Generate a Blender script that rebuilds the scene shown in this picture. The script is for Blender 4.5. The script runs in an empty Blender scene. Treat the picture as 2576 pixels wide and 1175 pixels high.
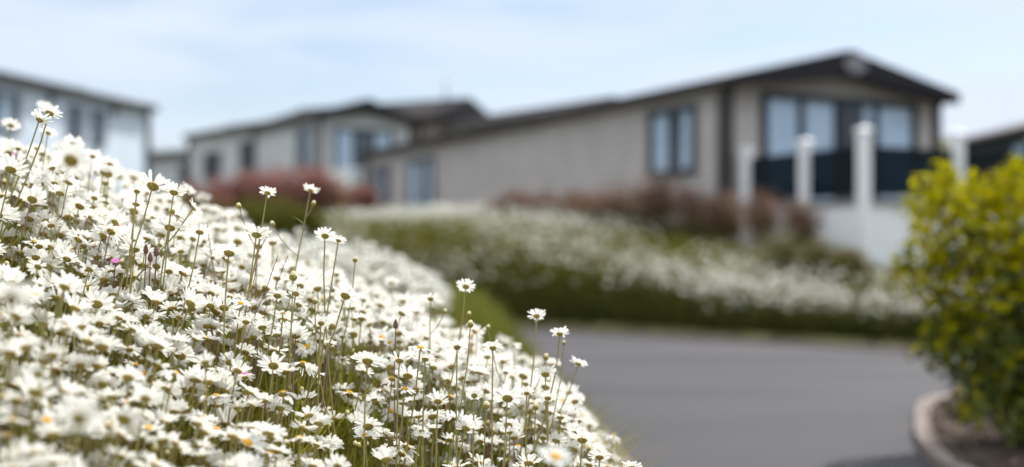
import bpy, bmesh, math, random
import numpy as np
from mathutils import Vector, Matrix

random.seed(7)
rng = np.random.default_rng(11)
sc = bpy.context.scene
COL = sc.collection
CZ = 0.85                    # eye height above the road
F = 3005.0                   # focal length in pixels of a 2576 wide frame


def at(px, py, Y):
    return Vector(((px - 1288) / F * Y, Y, CZ + (640 - py) / F * Y))


# ------------------------------------------------------------------ materials
def mat(name):
    m = bpy.data.materials.new(name)
    m.use_nodes = True
    nt = m.node_tree
    b = nt.nodes['Principled BSDF']
    return m, nt, b


def N(nt, typ, **kw):
    n = nt.nodes.new(typ)
    for k, v in kw.items():
        if k in n.inputs:
            n.inputs[k].default_value = v
        else:
            setattr(n, k, v)
    return n


def ramp(nt, stops, interp='LINEAR'):
    r = nt.nodes.new('ShaderNodeValToRGB')
    r.color_ramp.interpolation = interp
    els = r.color_ramp.elements
    while len(els) < len(stops):
        els.new(0.5)
    for e, (p, c) in zip(els, stops):
        e.position = p
        e.color = (c[0], c[1], c[2], 1)
    return r


def simple(name, col, rough=0.6, noise=0.0, scale=8.0, spec=0.2, metal=0.0, bump=0.0):
    m, nt, b = mat(name)
    b.inputs['Roughness'].default_value = rough
    b.inputs['Metallic'].default_value = metal
    b.inputs['Specular IOR Level'].default_value = spec
    if noise > 0 or bump > 0:
        tc = N(nt, 'ShaderNodeTexCoord')
        n = N(nt, 'ShaderNodeTexNoise', Scale=scale, Detail=5.0)
        nt.links.new(tc.outputs['Object'], n.inputs['Vector'])
        r = ramp(nt, [(0.25, [c * (1 - noise) for c in col]), (0.75, [min(1, c * (1 + noise)) for c in col])])
        nt.links.new(n.outputs['Fac'], r.inputs['Fac'])
        nt.links.new(r.outputs['Color'], b.inputs['Base Color'])
        if bump > 0:
            bp = N(nt, 'ShaderNodeBump', Strength=bump, Distance=0.01)
            nt.links.new(n.outputs['Fac'], bp.inputs['Height'])
            nt.links.new(bp.outputs['Normal'], b.inputs['Normal'])
    else:
        b.inputs['Base Color'].default_value = (*col, 1)
    return m


def leafmat(name, stops, trans=0.35, rough=0.55, spec=0.12, by='ISLAND'):
    """Foliage: each leaf takes its own hue; part of the light passes through it."""
    m, nt, b = mat(name)
    r = ramp(nt, stops)
    if by == 'ISLAND':
        g = N(nt, 'ShaderNodeNewGeometry')
        nt.links.new(g.outputs['Random Per Island'], r.inputs['Fac'])
    else:
        g = N(nt, 'ShaderNodeObjectInfo')
        nt.links.new(g.outputs['Random'], r.inputs['Fac'])
    b.inputs['Roughness'].default_value = rough
    b.inputs['Specular IOR Level'].default_value = spec
    nt.links.new(r.outputs['Color'], b.inputs['Base Color'])
    if trans > 0:
        t = N(nt, 'ShaderNodeBsdfTranslucent')
        nt.links.new(r.outputs['Color'], t.inputs['Color'])
        mx = N(nt, 'ShaderNodeMixShader')
        mx.inputs[0].default_value = trans
        nt.links.new(b.outputs[0], mx.inputs[1])
        nt.links.new(t.outputs[0], mx.inputs[2])
        nt.links.new(mx.outputs[0], nt.nodes['Material Output'].inputs['Surface'])
    return m


def siding(name, col, pitch=0.15, gloss=0.45):
    """Lapped horizontal boards: a saw-tooth bump and a thin dark joint under each board."""
    m, nt, b = mat(name)
    tc = N(nt, 'ShaderNodeTexCoord')
    sx = N(nt, 'ShaderNodeSeparateXYZ')
    nt.links.new(tc.outputs['Object'], sx.inputs[0])
    mu = N(nt, 'ShaderNodeMath', operation='MULTIPLY')
    mu.inputs[1].default_value = 1.0 / pitch
    nt.links.new(sx.outputs['Z'], mu.inputs[0])
    fr = N(nt, 'ShaderNodeMath', operation='FRACT')
    nt.links.new(mu.outputs[0], fr.inputs[0])
    inv = N(nt, 'ShaderNodeMath', operation='SUBTRACT')
    inv.inputs[0].default_value = 1.0
    nt.links.new(fr.outputs[0], inv.inputs[1])
    bp = N(nt, 'ShaderNodeBump', Strength=0.6, Distance=0.02)
    nt.links.new(inv.outputs[0], bp.inputs['Height'])
    nt.links.new(bp.outputs['Normal'], b.inputs['Normal'])
    n = N(nt, 'ShaderNodeTexNoise', Scale=2.0, Detail=6.0)
    nt.links.new(tc.outputs['Object'], n.inputs['Vector'])
    r = ramp(nt, [(0.3, [c * 0.9 for c in col]), (0.7, [c * 1.08 for c in col])])
    nt.links.new(n.outputs['Fac'], r.inputs['Fac'])
    jr = ramp(nt, [(0.0, (0.40, 0.40, 0.40)), (0.14, (1, 1, 1))])
    nt.links.new(fr.outputs[0], jr.inputs['Fac'])
    mx = N(nt, 'ShaderNodeMix', data_type='RGBA', blend_type='MULTIPLY')
    mx.inputs[0].default_value = 1.0
    nt.links.new(r.outputs['Color'], mx.inputs[6])
    nt.links.new(jr.outputs['Color'], mx.inputs[7])
    nt.links.new(mx.outputs[2], b.inputs['Base Color'])
    b.inputs['Roughness'].default_value = gloss
    b.inputs['Specular IOR Level'].default_value = 0.3
    return m


def glass(name, tint, clear, rough=0.02, refl=.04):
    """A pane: part of it lets the view through in its tint, the rest mirrors the sky."""
    m, nt, b = mat(name)
    t = N(nt, 'ShaderNodeBsdfTransparent')
    t.inputs['Color'].default_value = (*tint, 1)
    g = N(nt, 'ShaderNodeBsdfGlossy', Roughness=rough)
    g.inputs['Color'].default_value = (1, 1, 1, 1)
    fz = N(nt, 'ShaderNodeLayerWeight', Blend=.5)      # Schlick: 0.04 + 0.7 facing^5, the same from both sides
    fp = N(nt, 'ShaderNodeMath', operation='POWER')
    fp.inputs[1].default_value = 5.0
    nt.links.new(fz.outputs['Facing'], fp.inputs[0])
    fm = N(nt, 'ShaderNodeMath', operation='MULTIPLY_ADD')
    fm.inputs[1].default_value = .70
    fm.inputs[2].default_value = refl
    nt.links.new(fp.outputs[0], fm.inputs[0])
    mx = N(nt, 'ShaderNodeMixShader')
    nt.links.new(fm.outputs[0], mx.inputs[0])
    b.inputs['Base Color'].default_value = (*[c * 0.1 for c in tint], 1)
    b.inputs['Roughness'].default_value = 0.05
    b.inputs['Specular IOR Level'].default_value = 0.0
    m2 = N(nt, 'ShaderNodeMixShader')
    m2.inputs[0].default_value = clear
    nt.links.new(b.outputs[0], m2.inputs[1])
    nt.links.new(t.outputs[0], m2.inputs[2])
    nt.links.new(m2.outputs[0], mx.inputs[1])
    nt.links.new(g.outputs[0], mx.inputs[2])
    nt.links.new(mx.outputs[0], nt.nodes['Material Output'].inputs['Surface'])
    return m


M = {}
# petals: matt white, let the sun through
m, nt, b = mat('petal')
g = N(nt, 'ShaderNodeNewGeometry')
r = ramp(nt, [(0, (0.80, 0.80, 0.755)), (0.5, (0.86, 0.86, 0.83)), (1, (0.88, 0.88, 0.87))])
nt.links.new(g.outputs['Random Per Island'], r.inputs['Fac'])
nt.links.new(r.outputs['Color'], b.inputs['Base Color'])
b.inputs['Roughness'].default_value = 0.6
b.inputs['Specular IOR Level'].default_value = 0.15
t = N(nt, 'ShaderNodeBsdfTranslucent')
t.inputs['Color'].default_value = (0.86, 0.86, 0.80, 1)
mx = N(nt, 'ShaderNodeMixShader')
mx.inputs[0].default_value = 0.38
nt.links.new(b.outputs[0], mx.inputs[1])
nt.links.new(t.outputs[0], mx.inputs[2])
nt.links.new(mx.outputs[0], nt.nodes['Material Output'].inputs['Surface'])
M['petal'] = m

M['disc'] = simple('yellow_disc', (0.80, 0.42, 0.015), 0.7, 0.25, 900, 0.2, bump=0.6)
# calyx: olive bracts with dark brown margins
m, nt, b = mat('calyx')
tc = N(nt, 'ShaderNodeTexCoord')
vo = N(nt, 'ShaderNodeTexVoronoi', Scale=620.0)
nt.links.new(tc.outputs['Object'], vo.inputs['Vector'])
r = ramp(nt, [(0.25, (0.31, 0.25, 0.025)), (0.55, (0.21, 0.15, 0.016)), (0.85, (0.075, 0.045, 0.010))])
nt.links.new(vo.outputs['Distance'], r.inputs['Fac'])
nt.links.new(r.outputs['Color'], b.inputs['Base Color'])
b.inputs['Roughness'].default_value = 0.65
M['calyx'] = m
M['stem'] = leafmat('stem', [(0, (0.22, 0.25, 0.03)), (0.5, (0.30, 0.29, 0.06)), (0.7, (0.26, 0.18, 0.11)), (1, (0.28, 0.175, 0.155))], 0.15, 0.5, 0.3)
M['bract'] = leafmat('bract', [(0, (0.13, 0.20, 0.03)), (1, (0.23, 0.26, 0.05))], 0.35)
M['grass'] = leafmat('grass', [(0, (0.17, 0.20, 0.012)), (0.4, (0.31, 0.31, 0.022)), (0.75, (0.42, 0.37, 0.045)), (1, (0.42, 0.32, 0.12))], 0.5)
M['verge'] = leafmat('verge_grass', [(0, (0.10, 0.12, 0.02)), (0.5, (0.16, 0.17, 0.025)), (1, (0.23, 0.22, 0.045))], 0.4)
M['bankgrass_shade'] = leafmat('bank_grass', [(0, (0.018, 0.026, 0.004)), (0.5, (0.036, 0.044, 0.006)), (0.85, (0.07, 0.067, 0.010)), (1, (0.13, 0.10, 0.03))], 0.3)  # front face of the far bank: its shade is put into this darker green
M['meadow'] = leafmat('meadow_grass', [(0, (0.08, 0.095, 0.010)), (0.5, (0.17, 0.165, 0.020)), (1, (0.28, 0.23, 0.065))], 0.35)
M['campion'] = leafmat('campion_petal', [(0, (0.52, 0.12, 0.40)), (1, (0.62, 0.22, 0.52))], 0.3)
M['husk'] = leafmat('seed_husk', [(0, (0.13, 0.06, 0.06)), (1, (0.20, 0.11, 0.10))], 0.1)
M['bud'] = simple('bud_tip', (0.72, 0.66, 0.36), 0.6, 0.1, 300)
M['lilac'] = leafmat('lilac_petal', [(0, (0.40, 0.22, 0.42)), (1, (0.5, 0.34, 0.52))], 0.3)

M['siding_grey'] = siding('grey_beige_siding', (0.475, 0.425, 0.395))
M['siding_white'] = siding('white_siding', (0.65, 0.73, 0.82))
M['siding_pale'] = siding('pale_grey_siding', (0.57, 0.57, 0.57))
M['siding_navy'] = siding('dark_slate_siding', (0.045, 0.06, 0.075))
M['siding_tan'] = siding('tan_siding', (0.24, 0.185, 0.15))
M['roof'] = simple('roof_tile_sheet', (0.036, 0.031, 0.030), 0.85, 0.2, 5, 0.08, bump=0.3)
M['roof_brown'] = simple('brown_roof_sheet', (0.22, 0.18, 0.17), 0.7, 0.15, 5)
M['fascia'] = simple('dark_fascia', (0.024, 0.022, 0.026), 0.55, spec=0.1)
M['trim'] = simple('charcoal_trim', (0.060, 0.053, 0.051), 0.55)
M['frame'] = simple('window_frame_grey', (0.085, 0.083, 0.095), 0.4)
M['frame_dark'] = simple('door_frame_dark', (0.022, 0.026, 0.036), 0.35)
M['frame_mid'] = simple('window_frame_mid', (0.15, 0.15, 0.17), 0.4)
M['inside'] = simple('painted_room_shade', (0.10, 0.115, 0.14), 0.8)  # stands for an unlit room: its shade painted as one dark colour
M['room_shade_deep'] = simple('painted_deep_room_shade', (0.020, 0.028, 0.045), 0.8)  # the same painted room shade, deeper
M['curtain'] = simple('pale_curtain', (0.54, 0.64, 0.74), 0.9, 0.08, 6)
M['pane'] = glass('window_glass', (0.93, 0.97, 1.0), 0.94)
M['tint'] = glass('tinted_glass', (0.045, 0.175, 0.215), 0.85, .02, .010)
M['post'] = simple('white_post_paint', (0.86, 0.855, 0.855), 0.35, 0.05, 6)
M['deckwhite'] = siding('white_skirting', (0.86, 0.86, 0.86), 0.14)
M['decking'] = simple('decking_grey', (0.22, 0.21, 0.20), 0.7, 0.2, 12)
M['vent'] = simple('pale_vent', (0.42, 0.40, 0.43), 0.5)
M['metal'] = simple('flue_metal', (0.35, 0.36, 0.38), 0.35, metal=0.8)
M['kerb'] = simple('kerb_concrete', (0.215, 0.175, 0.155), 0.85, 0.18, 30, bump=0.4)
M['soil'] = simple('bark_soil', (0.060, 0.042, 0.032), 0.95, 0.5, 45, bump=1.0)
M['chip'] = leafmat('bark_chip', [(0, (0.04, 0.026, 0.02)), (0.6, (0.09, 0.06, 0.045)), (1, (0.20, 0.15, 0.11))], 0.0, 0.9)
M['twig'] = simple('twig', (0.11, 0.075, 0.05), 0.85, 0.2, 40)

# asphalt
m, nt, b = mat('asphalt')
tc = N(nt, 'ShaderNodeTexCoord')
n1 = N(nt, 'ShaderNodeTexNoise', Scale=160.0, Detail=4.0)
n2 = N(nt, 'ShaderNodeTexNoise', Scale=0.55, Detail=3.0)
mp = N(nt, 'ShaderNodeMapping')
mp.inputs['Scale'].default_value = (0.45, 1.6, 1)
mp.inputs['Rotation'].default_value = (0, 0, math.radians(30))
nt.links.new(tc.outputs['Object'], mp.inputs[0])
nt.links.new(mp.outputs[0], n2.inputs['Vector'])
nt.links.new(tc.outputs['Object'], n1.inputs['Vector'])
r1 = ramp(nt, [(0.3, (0.026, 0.0235, 0.027)), (0.7, (0.041, 0.037, 0.042))])
r2 = ramp(nt, [(0.36, (0.55, 0.55, 0.57)), (0.5, (0.95, .94, .94)), (0.64, (1.2, 1.17, 1.17))])
nt.links.new(n1.outputs['Fac'], r1.inputs['Fac'])
nt.links.new(n2.outputs['Fac'], r2.inputs['Fac'])
mx = N(nt, 'ShaderNodeMix', data_type='RGBA', blend_type='MULTIPLY')
mx.inputs[0].default_value = 1.0
nt.links.new(r1.outputs['Color'], mx.inputs[6])
nt.links.new(r2.outputs['Color'], mx.inputs[7])
nt.links.new(mx.outputs[2], b.inputs['Base Color'])
b.inputs['Roughness'].default_value = 0.8
bp = N(nt, 'ShaderNodeBump', Strength=0.5, Distance=0.006)
nt.links.new(n1.outputs['Fac'], bp.inputs['Height'])
nt.links.new(bp.outputs['Normal'], b.inputs['Normal'])
M['asphalt'] = m

# ground: earth and low green growth
m, nt, b = mat('earth')
tc = N(nt, 'ShaderNodeTexCoord')
n1 = N(nt, 'ShaderNodeTexNoise', Scale=3.0, Detail=8.0)
nt.links.new(tc.outputs['Object'], n1.inputs['Vector'])
r1 = ramp(nt, [(0.3, (0.045, 0.040, 0.014)), (0.55, (0.085, 0.085, 0.02)), (0.75, (0.12, 0.125, 0.03))])
nt.links.new(n1.outputs['Fac'], r1.inputs['Fac'])
nt.links.new(r1.outputs['Color'], b.inputs['Base Color'])
b.inputs['Roughness'].default_value = 0.95
M['earth'] = m


# ------------------------------------------------------------------ object helpers
def tag(o, label=None, cat=None, group=None, kind=None):
    if label: o['label'] = label
    if cat: o['category'] = cat
    if group: o['group'] = group
    if kind: o['kind'] = kind
    return o


def root(name, loc, label, cat, group=None):
    o = bpy.data.objects.new(name, None)
    o.empty_display_size = 0.1
    COL.objects.link(o)
    o.location = loc
    return tag(o, label, cat, group)


def link_mesh(name, me, parent=None, loc=(0, 0, 0)):
    o = bpy.data.objects.new(name, me)
    COL.objects.link(o)
    o.parent = parent
    o.location = loc
    return o


class MB:
    """Collects boxes, prisms and tubes in world coordinates; build() links ONE mesh."""
    def __init__(s):
        s.v, s.f, s.mi = [], [], []

    def add(s, verts, faces, mi=0):
        o = len(s.v)
        s.v += [tuple(v) for v in verts]
        for f in faces:
            s.f.append(tuple(i + o for i in f))
            s.mi.append(mi)

    def prism(s, poly, vec, mi=0):
        """A planar polygon pushed along vec."""
        n = len(poly)
        p = [Vector(q) for q in poly]
        q = [a + Vector(vec) for a in p]
        fs = [tuple(range(n))[::-1], tuple(range(n, 2 * n))]
        fs += [(i, (i + 1) % n, n + (i + 1) % n, n + i) for i in range(n)]
        s.add(p + q, fs, mi)

    def bar(s, a, b, side, up, mi=0):
        """Box from a to b, with full width vectors side and up centred on the line."""
        a, b, side, up = Vector(a), Vector(b), Vector(side) / 2, Vector(up) / 2
        s.prism([a - side - up, a + side - up, a + side + up, a - side + up], b - a, mi)

    def tube(s, pts, rad, n=6, mi=0, cap=True):
        pts = [Vector(p) for p in pts]
        if not hasattr(rad, '__len__'):
            rad = [rad] * len(pts)
        V, Fc = [], []
        for i, p in enumerate(pts):
            d = (pts[min(i + 1, len(pts) - 1)] - pts[max(i - 1, 0)]).normalized()
            e = Vector((1, 0, 0)) if abs(d.x) < 0.8 else Vector((0, 1, 0))
            a = d.cross(e).normalized()
            c = d.cross(a)
            for k in range(n):
                t = 2 * math.pi * k / n
                V.append(p + (a * math.cos(t) + c * math.sin(t)) * rad[i])
        for i in range(len(pts) - 1):
            for k in range(n):
                Fc.append((i * n + k, i * n + (k + 1) % n, (i + 1) * n + (k + 1) % n, (i + 1) * n + k))
        if cap:
            Fc.append(tuple(range(n))[::-1])
            Fc.append(tuple((len(pts) - 1) * n + k for k in range(n)))
        s.add(V, Fc, mi)

    def build(s, name, mats, parent=None, smooth=False, bevel=0.0):
        if not isinstance(mats, (list, tuple)):
            mats = [mats]
        org = Vector((0, 0, 0))
        q = parent
        while q is not None:
            org += Vector(q.location)
            q = q.parent
        me = bpy.data.meshes.new(name)
        me.from_pydata([tuple(Vector(v) - org) for v in s.v], [], s.f)
        for m_ in mats:
            me.materials.append(m_)
        me.polygons.foreach_set('material_index', s.mi)
        bm = bmesh.new()
        bm.from_mesh(me)
        bmesh.ops.recalc_face_normals(bm, faces=bm.faces)
        if bevel > 0:
            bmesh.ops.bevel(bm, geom=list(bm.edges), offset=bevel, segments=1, affect='EDGES', profile=0.5)
        bm.to_mesh(me)
        bm.free()
        if smooth:
            me.polygons.foreach_set('use_smooth', [True] * len(me.polygons))
        me.update()
        return link_mesh(name, me, parent)


def np_mesh(name, V, Q, T=None, mi=None, mats=(), smooth=False):
    """A mesh out of numpy arrays: quads Q (k,4) and triangles T (m,3)."""
    me = bpy.data.meshes.new(name)
    Q = np.zeros((0, 4), np.int32) if Q is None else np.asarray(Q, np.int32)
    T = np.zeros((0, 3), np.int32) if T is None else np.asarray(T, np.int32)
    me.vertices.add(len(V))
    me.vertices.foreach_set('co', np.asarray(V, np.float32).ravel())
    loops = np.concatenate([Q.ravel(), T.ravel()])
    me.loops.add(len(loops))
    me.loops.foreach_set('vertex_index', loops)
    nf = len(Q) + len(T)
    me.polygons.add(nf)
    starts = np.concatenate([np.arange(len(Q)) * 4, len(Q) * 4 + np.arange(len(T)) * 3]).astype(np.int32)
    me.polygons.foreach_set('loop_start', starts)
    for m_ in mats:
        me.materials.append(m_)
    if mi is not None:
        me.polygons.foreach_set('material_index', np.asarray(mi, np.int32))
    if smooth:
        me.polygons.foreach_set('use_smooth', np.ones(nf, bool))
    me.update(calc_edges=True)
    me.validate()
    return me


class Acc:
    """Accumulates numpy quads with a material index each."""
    def __init__(s):
        s.V, s.Q, s.m, s.n = [], [], [], 0

    def add(s, V, Q, mi):
        s.V.append(V)
        s.Q.append(Q + s.n)
        s.m.append(np.full(len(Q), mi, np.int32) if np.isscalar(mi) else mi)
        s.n += len(V)

    def mesh(s, name, mats, smooth=False):
        return np_mesh(name, np.concatenate(s.V), np.concatenate(s.Q), None, np.concatenate(s.m), mats, smooth)


# ------------------------------------------------------------------ terrain
KL = np.array([(.42, -4), (.42, 3), (.40, 4.8), (.34, 6), (.22, 8), (.12, 9.6), (-.28, 10.5), (-1.2, 11.5), (-3, 13.0), (-6, 15.3), (-14, 21.0), (-40, 40)], float)
KF = np.array([(-40, 45.5), (-14, 24.6), (-6, 18.2), (-3, 15.75), (.19, 13.3), (1.67, 12.16), (2.65, 11.2), (3.57, 10.3), (6, 8.1), (9, 5.2), (16, -2), (30, -16)], float)
IS = np.array([(2.47, 6.85), (2.22, 6.42), (2.04, 5.92), (1.88, 5.45), (1.76, 4.95), (1.71, 4.57), (1.78, 4.2), (2.0, 3.95), (2.5, 3.6), (6, 1.4), (12, -3.5), (20, -11),
               (22, -10), (13, -1.5), (7, 4.1), (4.6, 6.0), (3.9, 6.6), (3.4, 6.95), (2.9, 7.05)], float)


def sdist(poly, X, Y, closed=False):
    """Signed distance to a polyline, positive on its left."""
    P = np.vstack([poly, poly[:1]]) if closed else poly
    best = np.full(X.shape, 1e9)
    sgn = np.ones(X.shape)
    for a, b in zip(P[:-1], P[1:]):
        d = b - a
        t = np.clip(((X - a[0]) * d[0] + (Y - a[1]) * d[1]) / (d @ d), 0, 1)
        dx, dy = X - a[0] - t * d[0], Y - a[1] - t * d[1]
        ds = np.hypot(dx, dy)
        cr = d[0] * (Y - a[1]) - d[1] * (X - a[0])
        m_ = ds < best - 1e-9
        best = np.where(m_, ds, best)
        sgn = np.where(m_, np.sign(cr), sgn)
    return best * sgn


def inside(poly, X, Y):
    r_ = np.zeros(X.shape, bool)
    j = len(poly) - 1
    for i in range(len(poly)):
        xi, yi, xj, yj = *poly[i], *poly[j]
        c = ((yi > Y) != (yj > Y)) & (X < (xj - xi) * (Y - yi) / (yj - yi + 1e-12) + xi)
        r_ ^= c
        j = i
    return r_


def sstep(a, b, x):
    t_ = np.clip((x - a) / (b - a), 0, 1)
    return t_ * t_ * (3 - 2 * t_)


PX = [-4, -2.2, -1.3, -.90, -.62, -.48, -.34, -.20, -.06, .008, .10, .16, .20, .28, .45]
PT = [.38, .27, .225, .175, .045, -.022, -.072, -.15, -.22, -.250, -.275, -.355, -.42, -.53, -.62]


def flower_top(X, Y):
    """Height (above the eye) of the top of the daisy stand on the near bank."""
    p = np.interp(X, PX, PT)
    c = .20 + .25 * np.clip((X + .5) / .5, 0, 1)
    near = p + c * (np.minimum(Y, 2.1) - 2.1)
    hump = .18 * np.exp(-((X + .45) / .42) ** 2) * sstep(3.5, 4.6, Y) * (1 - sstep(6.2, 8.5, Y))
    return np.maximum(near + hump - .07 * np.maximum(Y - 2.3, 0), -.66)


def ground_z(X, Y):
    X = np.asarray(X, float)
    Y = np.asarray(Y, float)
    dl, df = sdist(KL, X, Y), sdist(KF, X, Y)
    z = np.full(X.shape, -.05)
    h = np.maximum(flower_top(X, Y) - .34 + CZ, .09)
    h = np.where(Y > 6, np.maximum(h - .05 * (Y - 6), .16), h)
    vg = .08 + .40 * sstep(.0, .55, dl) + .25 * sstep(.5, 2.5, dl)
    k = sstep(4.0, 5.6, Y)
    h = h * (1 - k) + np.maximum(h, vg) * k
    L = .08 + (h - .08) * sstep(0, .35, dl)
    z = np.where(dl > 0, L, z)
    s = (X - .19) * .748 - (Y - 13.3) * .664
    tt = sstep(-3.5, 4.6, s)
    fl = .08 + np.where(df < 2.1, .50 * df - .02 * df ** 2, .962 + .10 * (df - 2.1))
    fl = np.where(df > 6, fl + .05 * np.minimum(df - 6, 30), fl)
    fl = np.minimum(fl, 4.6)
    fr = .08 + np.where(df < 3.6, .125 * df, .45 + .055 * (df - 3.6))
    fr = np.minimum(fr, 4.0)
    z = np.where(df > 0, fl * (1 - tt) + fr * tt, z)
    z = np.where(inside(IS, X, Y), .018, z)
    z += np.where(z > .1, .018 * np.sin(X * 2.3 + Y * 1.1) * np.sin(Y * 1.9 - X), 0)
    return z


def gz(x, y):
    return float(ground_z(np.array([x]), np.array([y]))[0])


def axis(dense0, dense1, step, far, growth=1.25):
    a = list(np.arange(dense0, dense1 + 1e-6, step))
    lo, hi, st = [], [], step
    x = dense0
    while x > -far:
        st *= growth
        x -= st
        lo.append(x)
    st, x = step, dense1
    while x < far:
        st *= growth
        x += st
        hi.append(x)
    return np.array(lo[::-1] + a + hi)


gx, gy = axis(-5, 6, .08, 600), axis(-1, 19, .09, 600)
XX, YY = np.meshgrid(gx, gy)
ZZ = ground_z(XX, YY)
nx, ny = len(gx), len(gy)
idx = np.arange(nx * ny).reshape(ny, nx)
Q = np.stack([idx[:-1, :-1], idx[:-1, 1:], idx[1:, 1:], idx[1:, :-1]], -1).reshape(-1, 4)
ground = link_mesh('ground', np_mesh('ground', np.stack([XX, YY, ZZ], -1).reshape(-1, 3), Q, None, None, [M['earth']], True))
tag(ground, 'grassy earth ground rising in banks on both sides of the road', 'ground', kind='structure')

# road: one sheet at z = 0, bounded by the kerb lines
road = MB()
gxr, gyr = np.arange(-42, 34, 2.0), np.arange(-16, 48, 2.0)
for x in gxr:
    for y in gyr:
        c = np.array([x + 1]), np.array([y + 1])
        if sdist(KL, *c)[0] < 3 and sdist(KF, *c)[0] < 3:
            road.add([(x, y, 0), (x + 2, y, 0), (x + 2, y + 2, 0), (x, y + 2, 0)], [(0, 1, 2, 3)])
tag(road.build('road', M['asphalt']), 'grey asphalt road curving between the daisy banks', 'road', kind='structure')


def resample(P, step):
    P = np.asarray(P, float)
    # Catmull-Rom through the points
    out = []
    for i in range(len(P) - 1):
        p0, p1, p2, p3 = P[max(i - 1, 0)], P[i], P[i + 1], P[min(i + 2, len(P) - 1)]
        n_ = max(2, int(np.linalg.norm(p2 - p1) / step))
        for k in range(n_):
            t_ = k / n_
            out.append(.5 * (2 * p1 + (p2 - p0) * t_ + (2 * p0 - 5 * p1 + 4 * p2 - p3) * t_ ** 2 + (3 * p1 - p0 - 3 * p2 + p3) * t_ ** 3))
    out.append(P[-1])
    return np.array(out)


def kerb(name, pts, width, height, label, shift=0.0):
    """Edging stones swept along the line; every stone ends in a thin joint."""
    C = resample(pts, .22)
    d = np.gradient(C, axis=0)
    d /= np.linalg.norm(d, axis=1)[:, None]
    nrm = np.stack([-d[:, 1], d[:, 0]], 1)
    mb = MB()
    for i in range(len(C) - 1):
        prof = []
        a0, a1 = C[i] + d[i] * .004, C[i + 1] - d[i + 1] * .004
        ring = []
        for c, n_ in ((a0, nrm[i]), (a1, nrm[i + 1])):
            for off, z in ((-width / 2, -.06), (-width / 2, height * .78), (-width / 2 + .018, height), (width / 2, height), (width / 2, -.06)):
                q = c + n_ * (off + shift)
                ring.append((q[0], q[1], z))
        fs = [(k, (k + 1) % 5, 5 + (k + 1) % 5, 5 + k) for k in range(5)] + [(0, 1, 2, 3, 4), (9, 8, 7, 6, 5)]
        mb.add(ring, fs)
    return tag(mb.build(name, M['kerb']), label, 'kerb', kind='structure')


kerb('kerb', KL[:-2], .11, .10, 'pale concrete kerb along the daisy bank in front', .02)
kerb('kerb', KF[1:-2], .12, .035, 'low flush kerb along the far side of the road', .02)
kerb('kerb', np.vstack([IS[10:0:-1][1:], IS[:1], IS[:0:-1][:4]]), .08, .046, 'rounded pale kerb around the shrub bed')

bed = MB()
isp = resample(np.vstack([IS, IS[:1]]), .3)[:-1]
bed.add([(p[0], p[1], .036) for p in isp], [tuple(range(len(isp)))])
tag(bed.build('soil_bed', M['soil']), 'brown soil of the shrub bed inside the rounded kerb', 'soil', kind='structure')

# ------------------------------------------------------------------ lodges
u1, v1 = Vector((-.473, .881, 0)), Vector((.881, .473, 0))


def V2(x, y, z=0.0):
    return Vector((x, y, z))


def lodge(label, C, u, v, L, W, z0, ze, zr, wall, roofm, over=.32, side=.16, roof_t=.08, fascia=.25, name='lodge', group=None):
    """C: corner where the long side (along u) meets the gable end (along v); heights are world z."""
    C = Vector((C[0], C[1], 0))
    R = root(name, (C.x, C.y, z0), label, 'lodge', group)
    up = Vector((0, 0, 1))
    P = lambda s, t, z: C + u * s + v * t + up * z
    w = MB()
    w.prism([P(0, 0, z0), P(0, W, z0), P(0, W, ze), P(0, W / 2, zr), P(0, 0, ze)], u * L)
    w.build('wall', wall, R)
    sl = (zr - ze) / (W / 2)
    rf = MB()
    for sgn in (0, 1):
        t0 = -side if sgn == 0 else W + side
        zt = ze - sl * side
        # each slab ends a hair short of the ridge, where a ridge cap covers the joint
        poly = [P(-over, t0, zt + .012), P(-over, W / 2, zr + .012), P(-over, W / 2, zr + .012 + roof_t), P(-over, t0, zt + .012 + roof_t)]
        rf.prism(poly, u * (L + over + .2))
    roof = rf.build('roof', roofm, R)
    rc = MB()
    rc.bar(P(-over - .01, W / 2, zr + roof_t + .03), P(L + .21, W / 2, zr + roof_t + .03), v * .22, up * .03)
    rc.build('ridge_cap', M['fascia'], roof)
    zt = ze - sl * side
    for o_, th in ((-over - .003, -.035), (L + .203, .035)):
        fa = MB()
        fa.prism([P(o_, -side - .02, zt - .06), P(o_, -side - .02, zt + roof_t + .02), P(o_, W / 2, zr + roof_t + .02), P(o_, W + side + .02, zt + roof_t + .02),
                  P(o_, W + side + .02, zt - .06), P(o_, W / 2, zr - fascia)], u * th)
        fa.build('fascia', M['fascia'], R)
    so = MB()   # soffit closing the overhang between fascia and gable wall
    so.prism([P(-over, -side + .01, zt - .035), P(-over, W / 2, zr - fascia + .03), P(-over, W + side - .01, zt - .035), P(-over, W / 2, zr - .02)], u * (over - .004))
    so.build('soffit', M['fascia'], R)
    gt = MB()
    for t0 in (-side - .05, W + side + .05):
        gt.bar(P(-over + .05, t0, zt + .0), P(L + .1, t0, zt + .0), v * .09, up * .065)
        gt_ = gt.build('gutter', M['trim'], R)
        gt = MB()
    for s_, t_ in ((0, 0), (0, W), (L, 0), (L, W)):
        ct = MB()
        ct.bar(P(s_, t_, z0 + .01), P(s_, t_, ze - .03), u * .13, v * .13)
        ct.build('corner_trim', M['trim'], R)
    sk = MB()
    sk.prism([P(-.03, -.03, z0 - .6), P(-.03, W + .03, z0 - .6), P(L + .03, W + .03, z0 - .6), P(L + .03, -.03, z0 - .6)], up * .9)
    sk.build('skirting', M['trim'], R)
    return R, P


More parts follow.
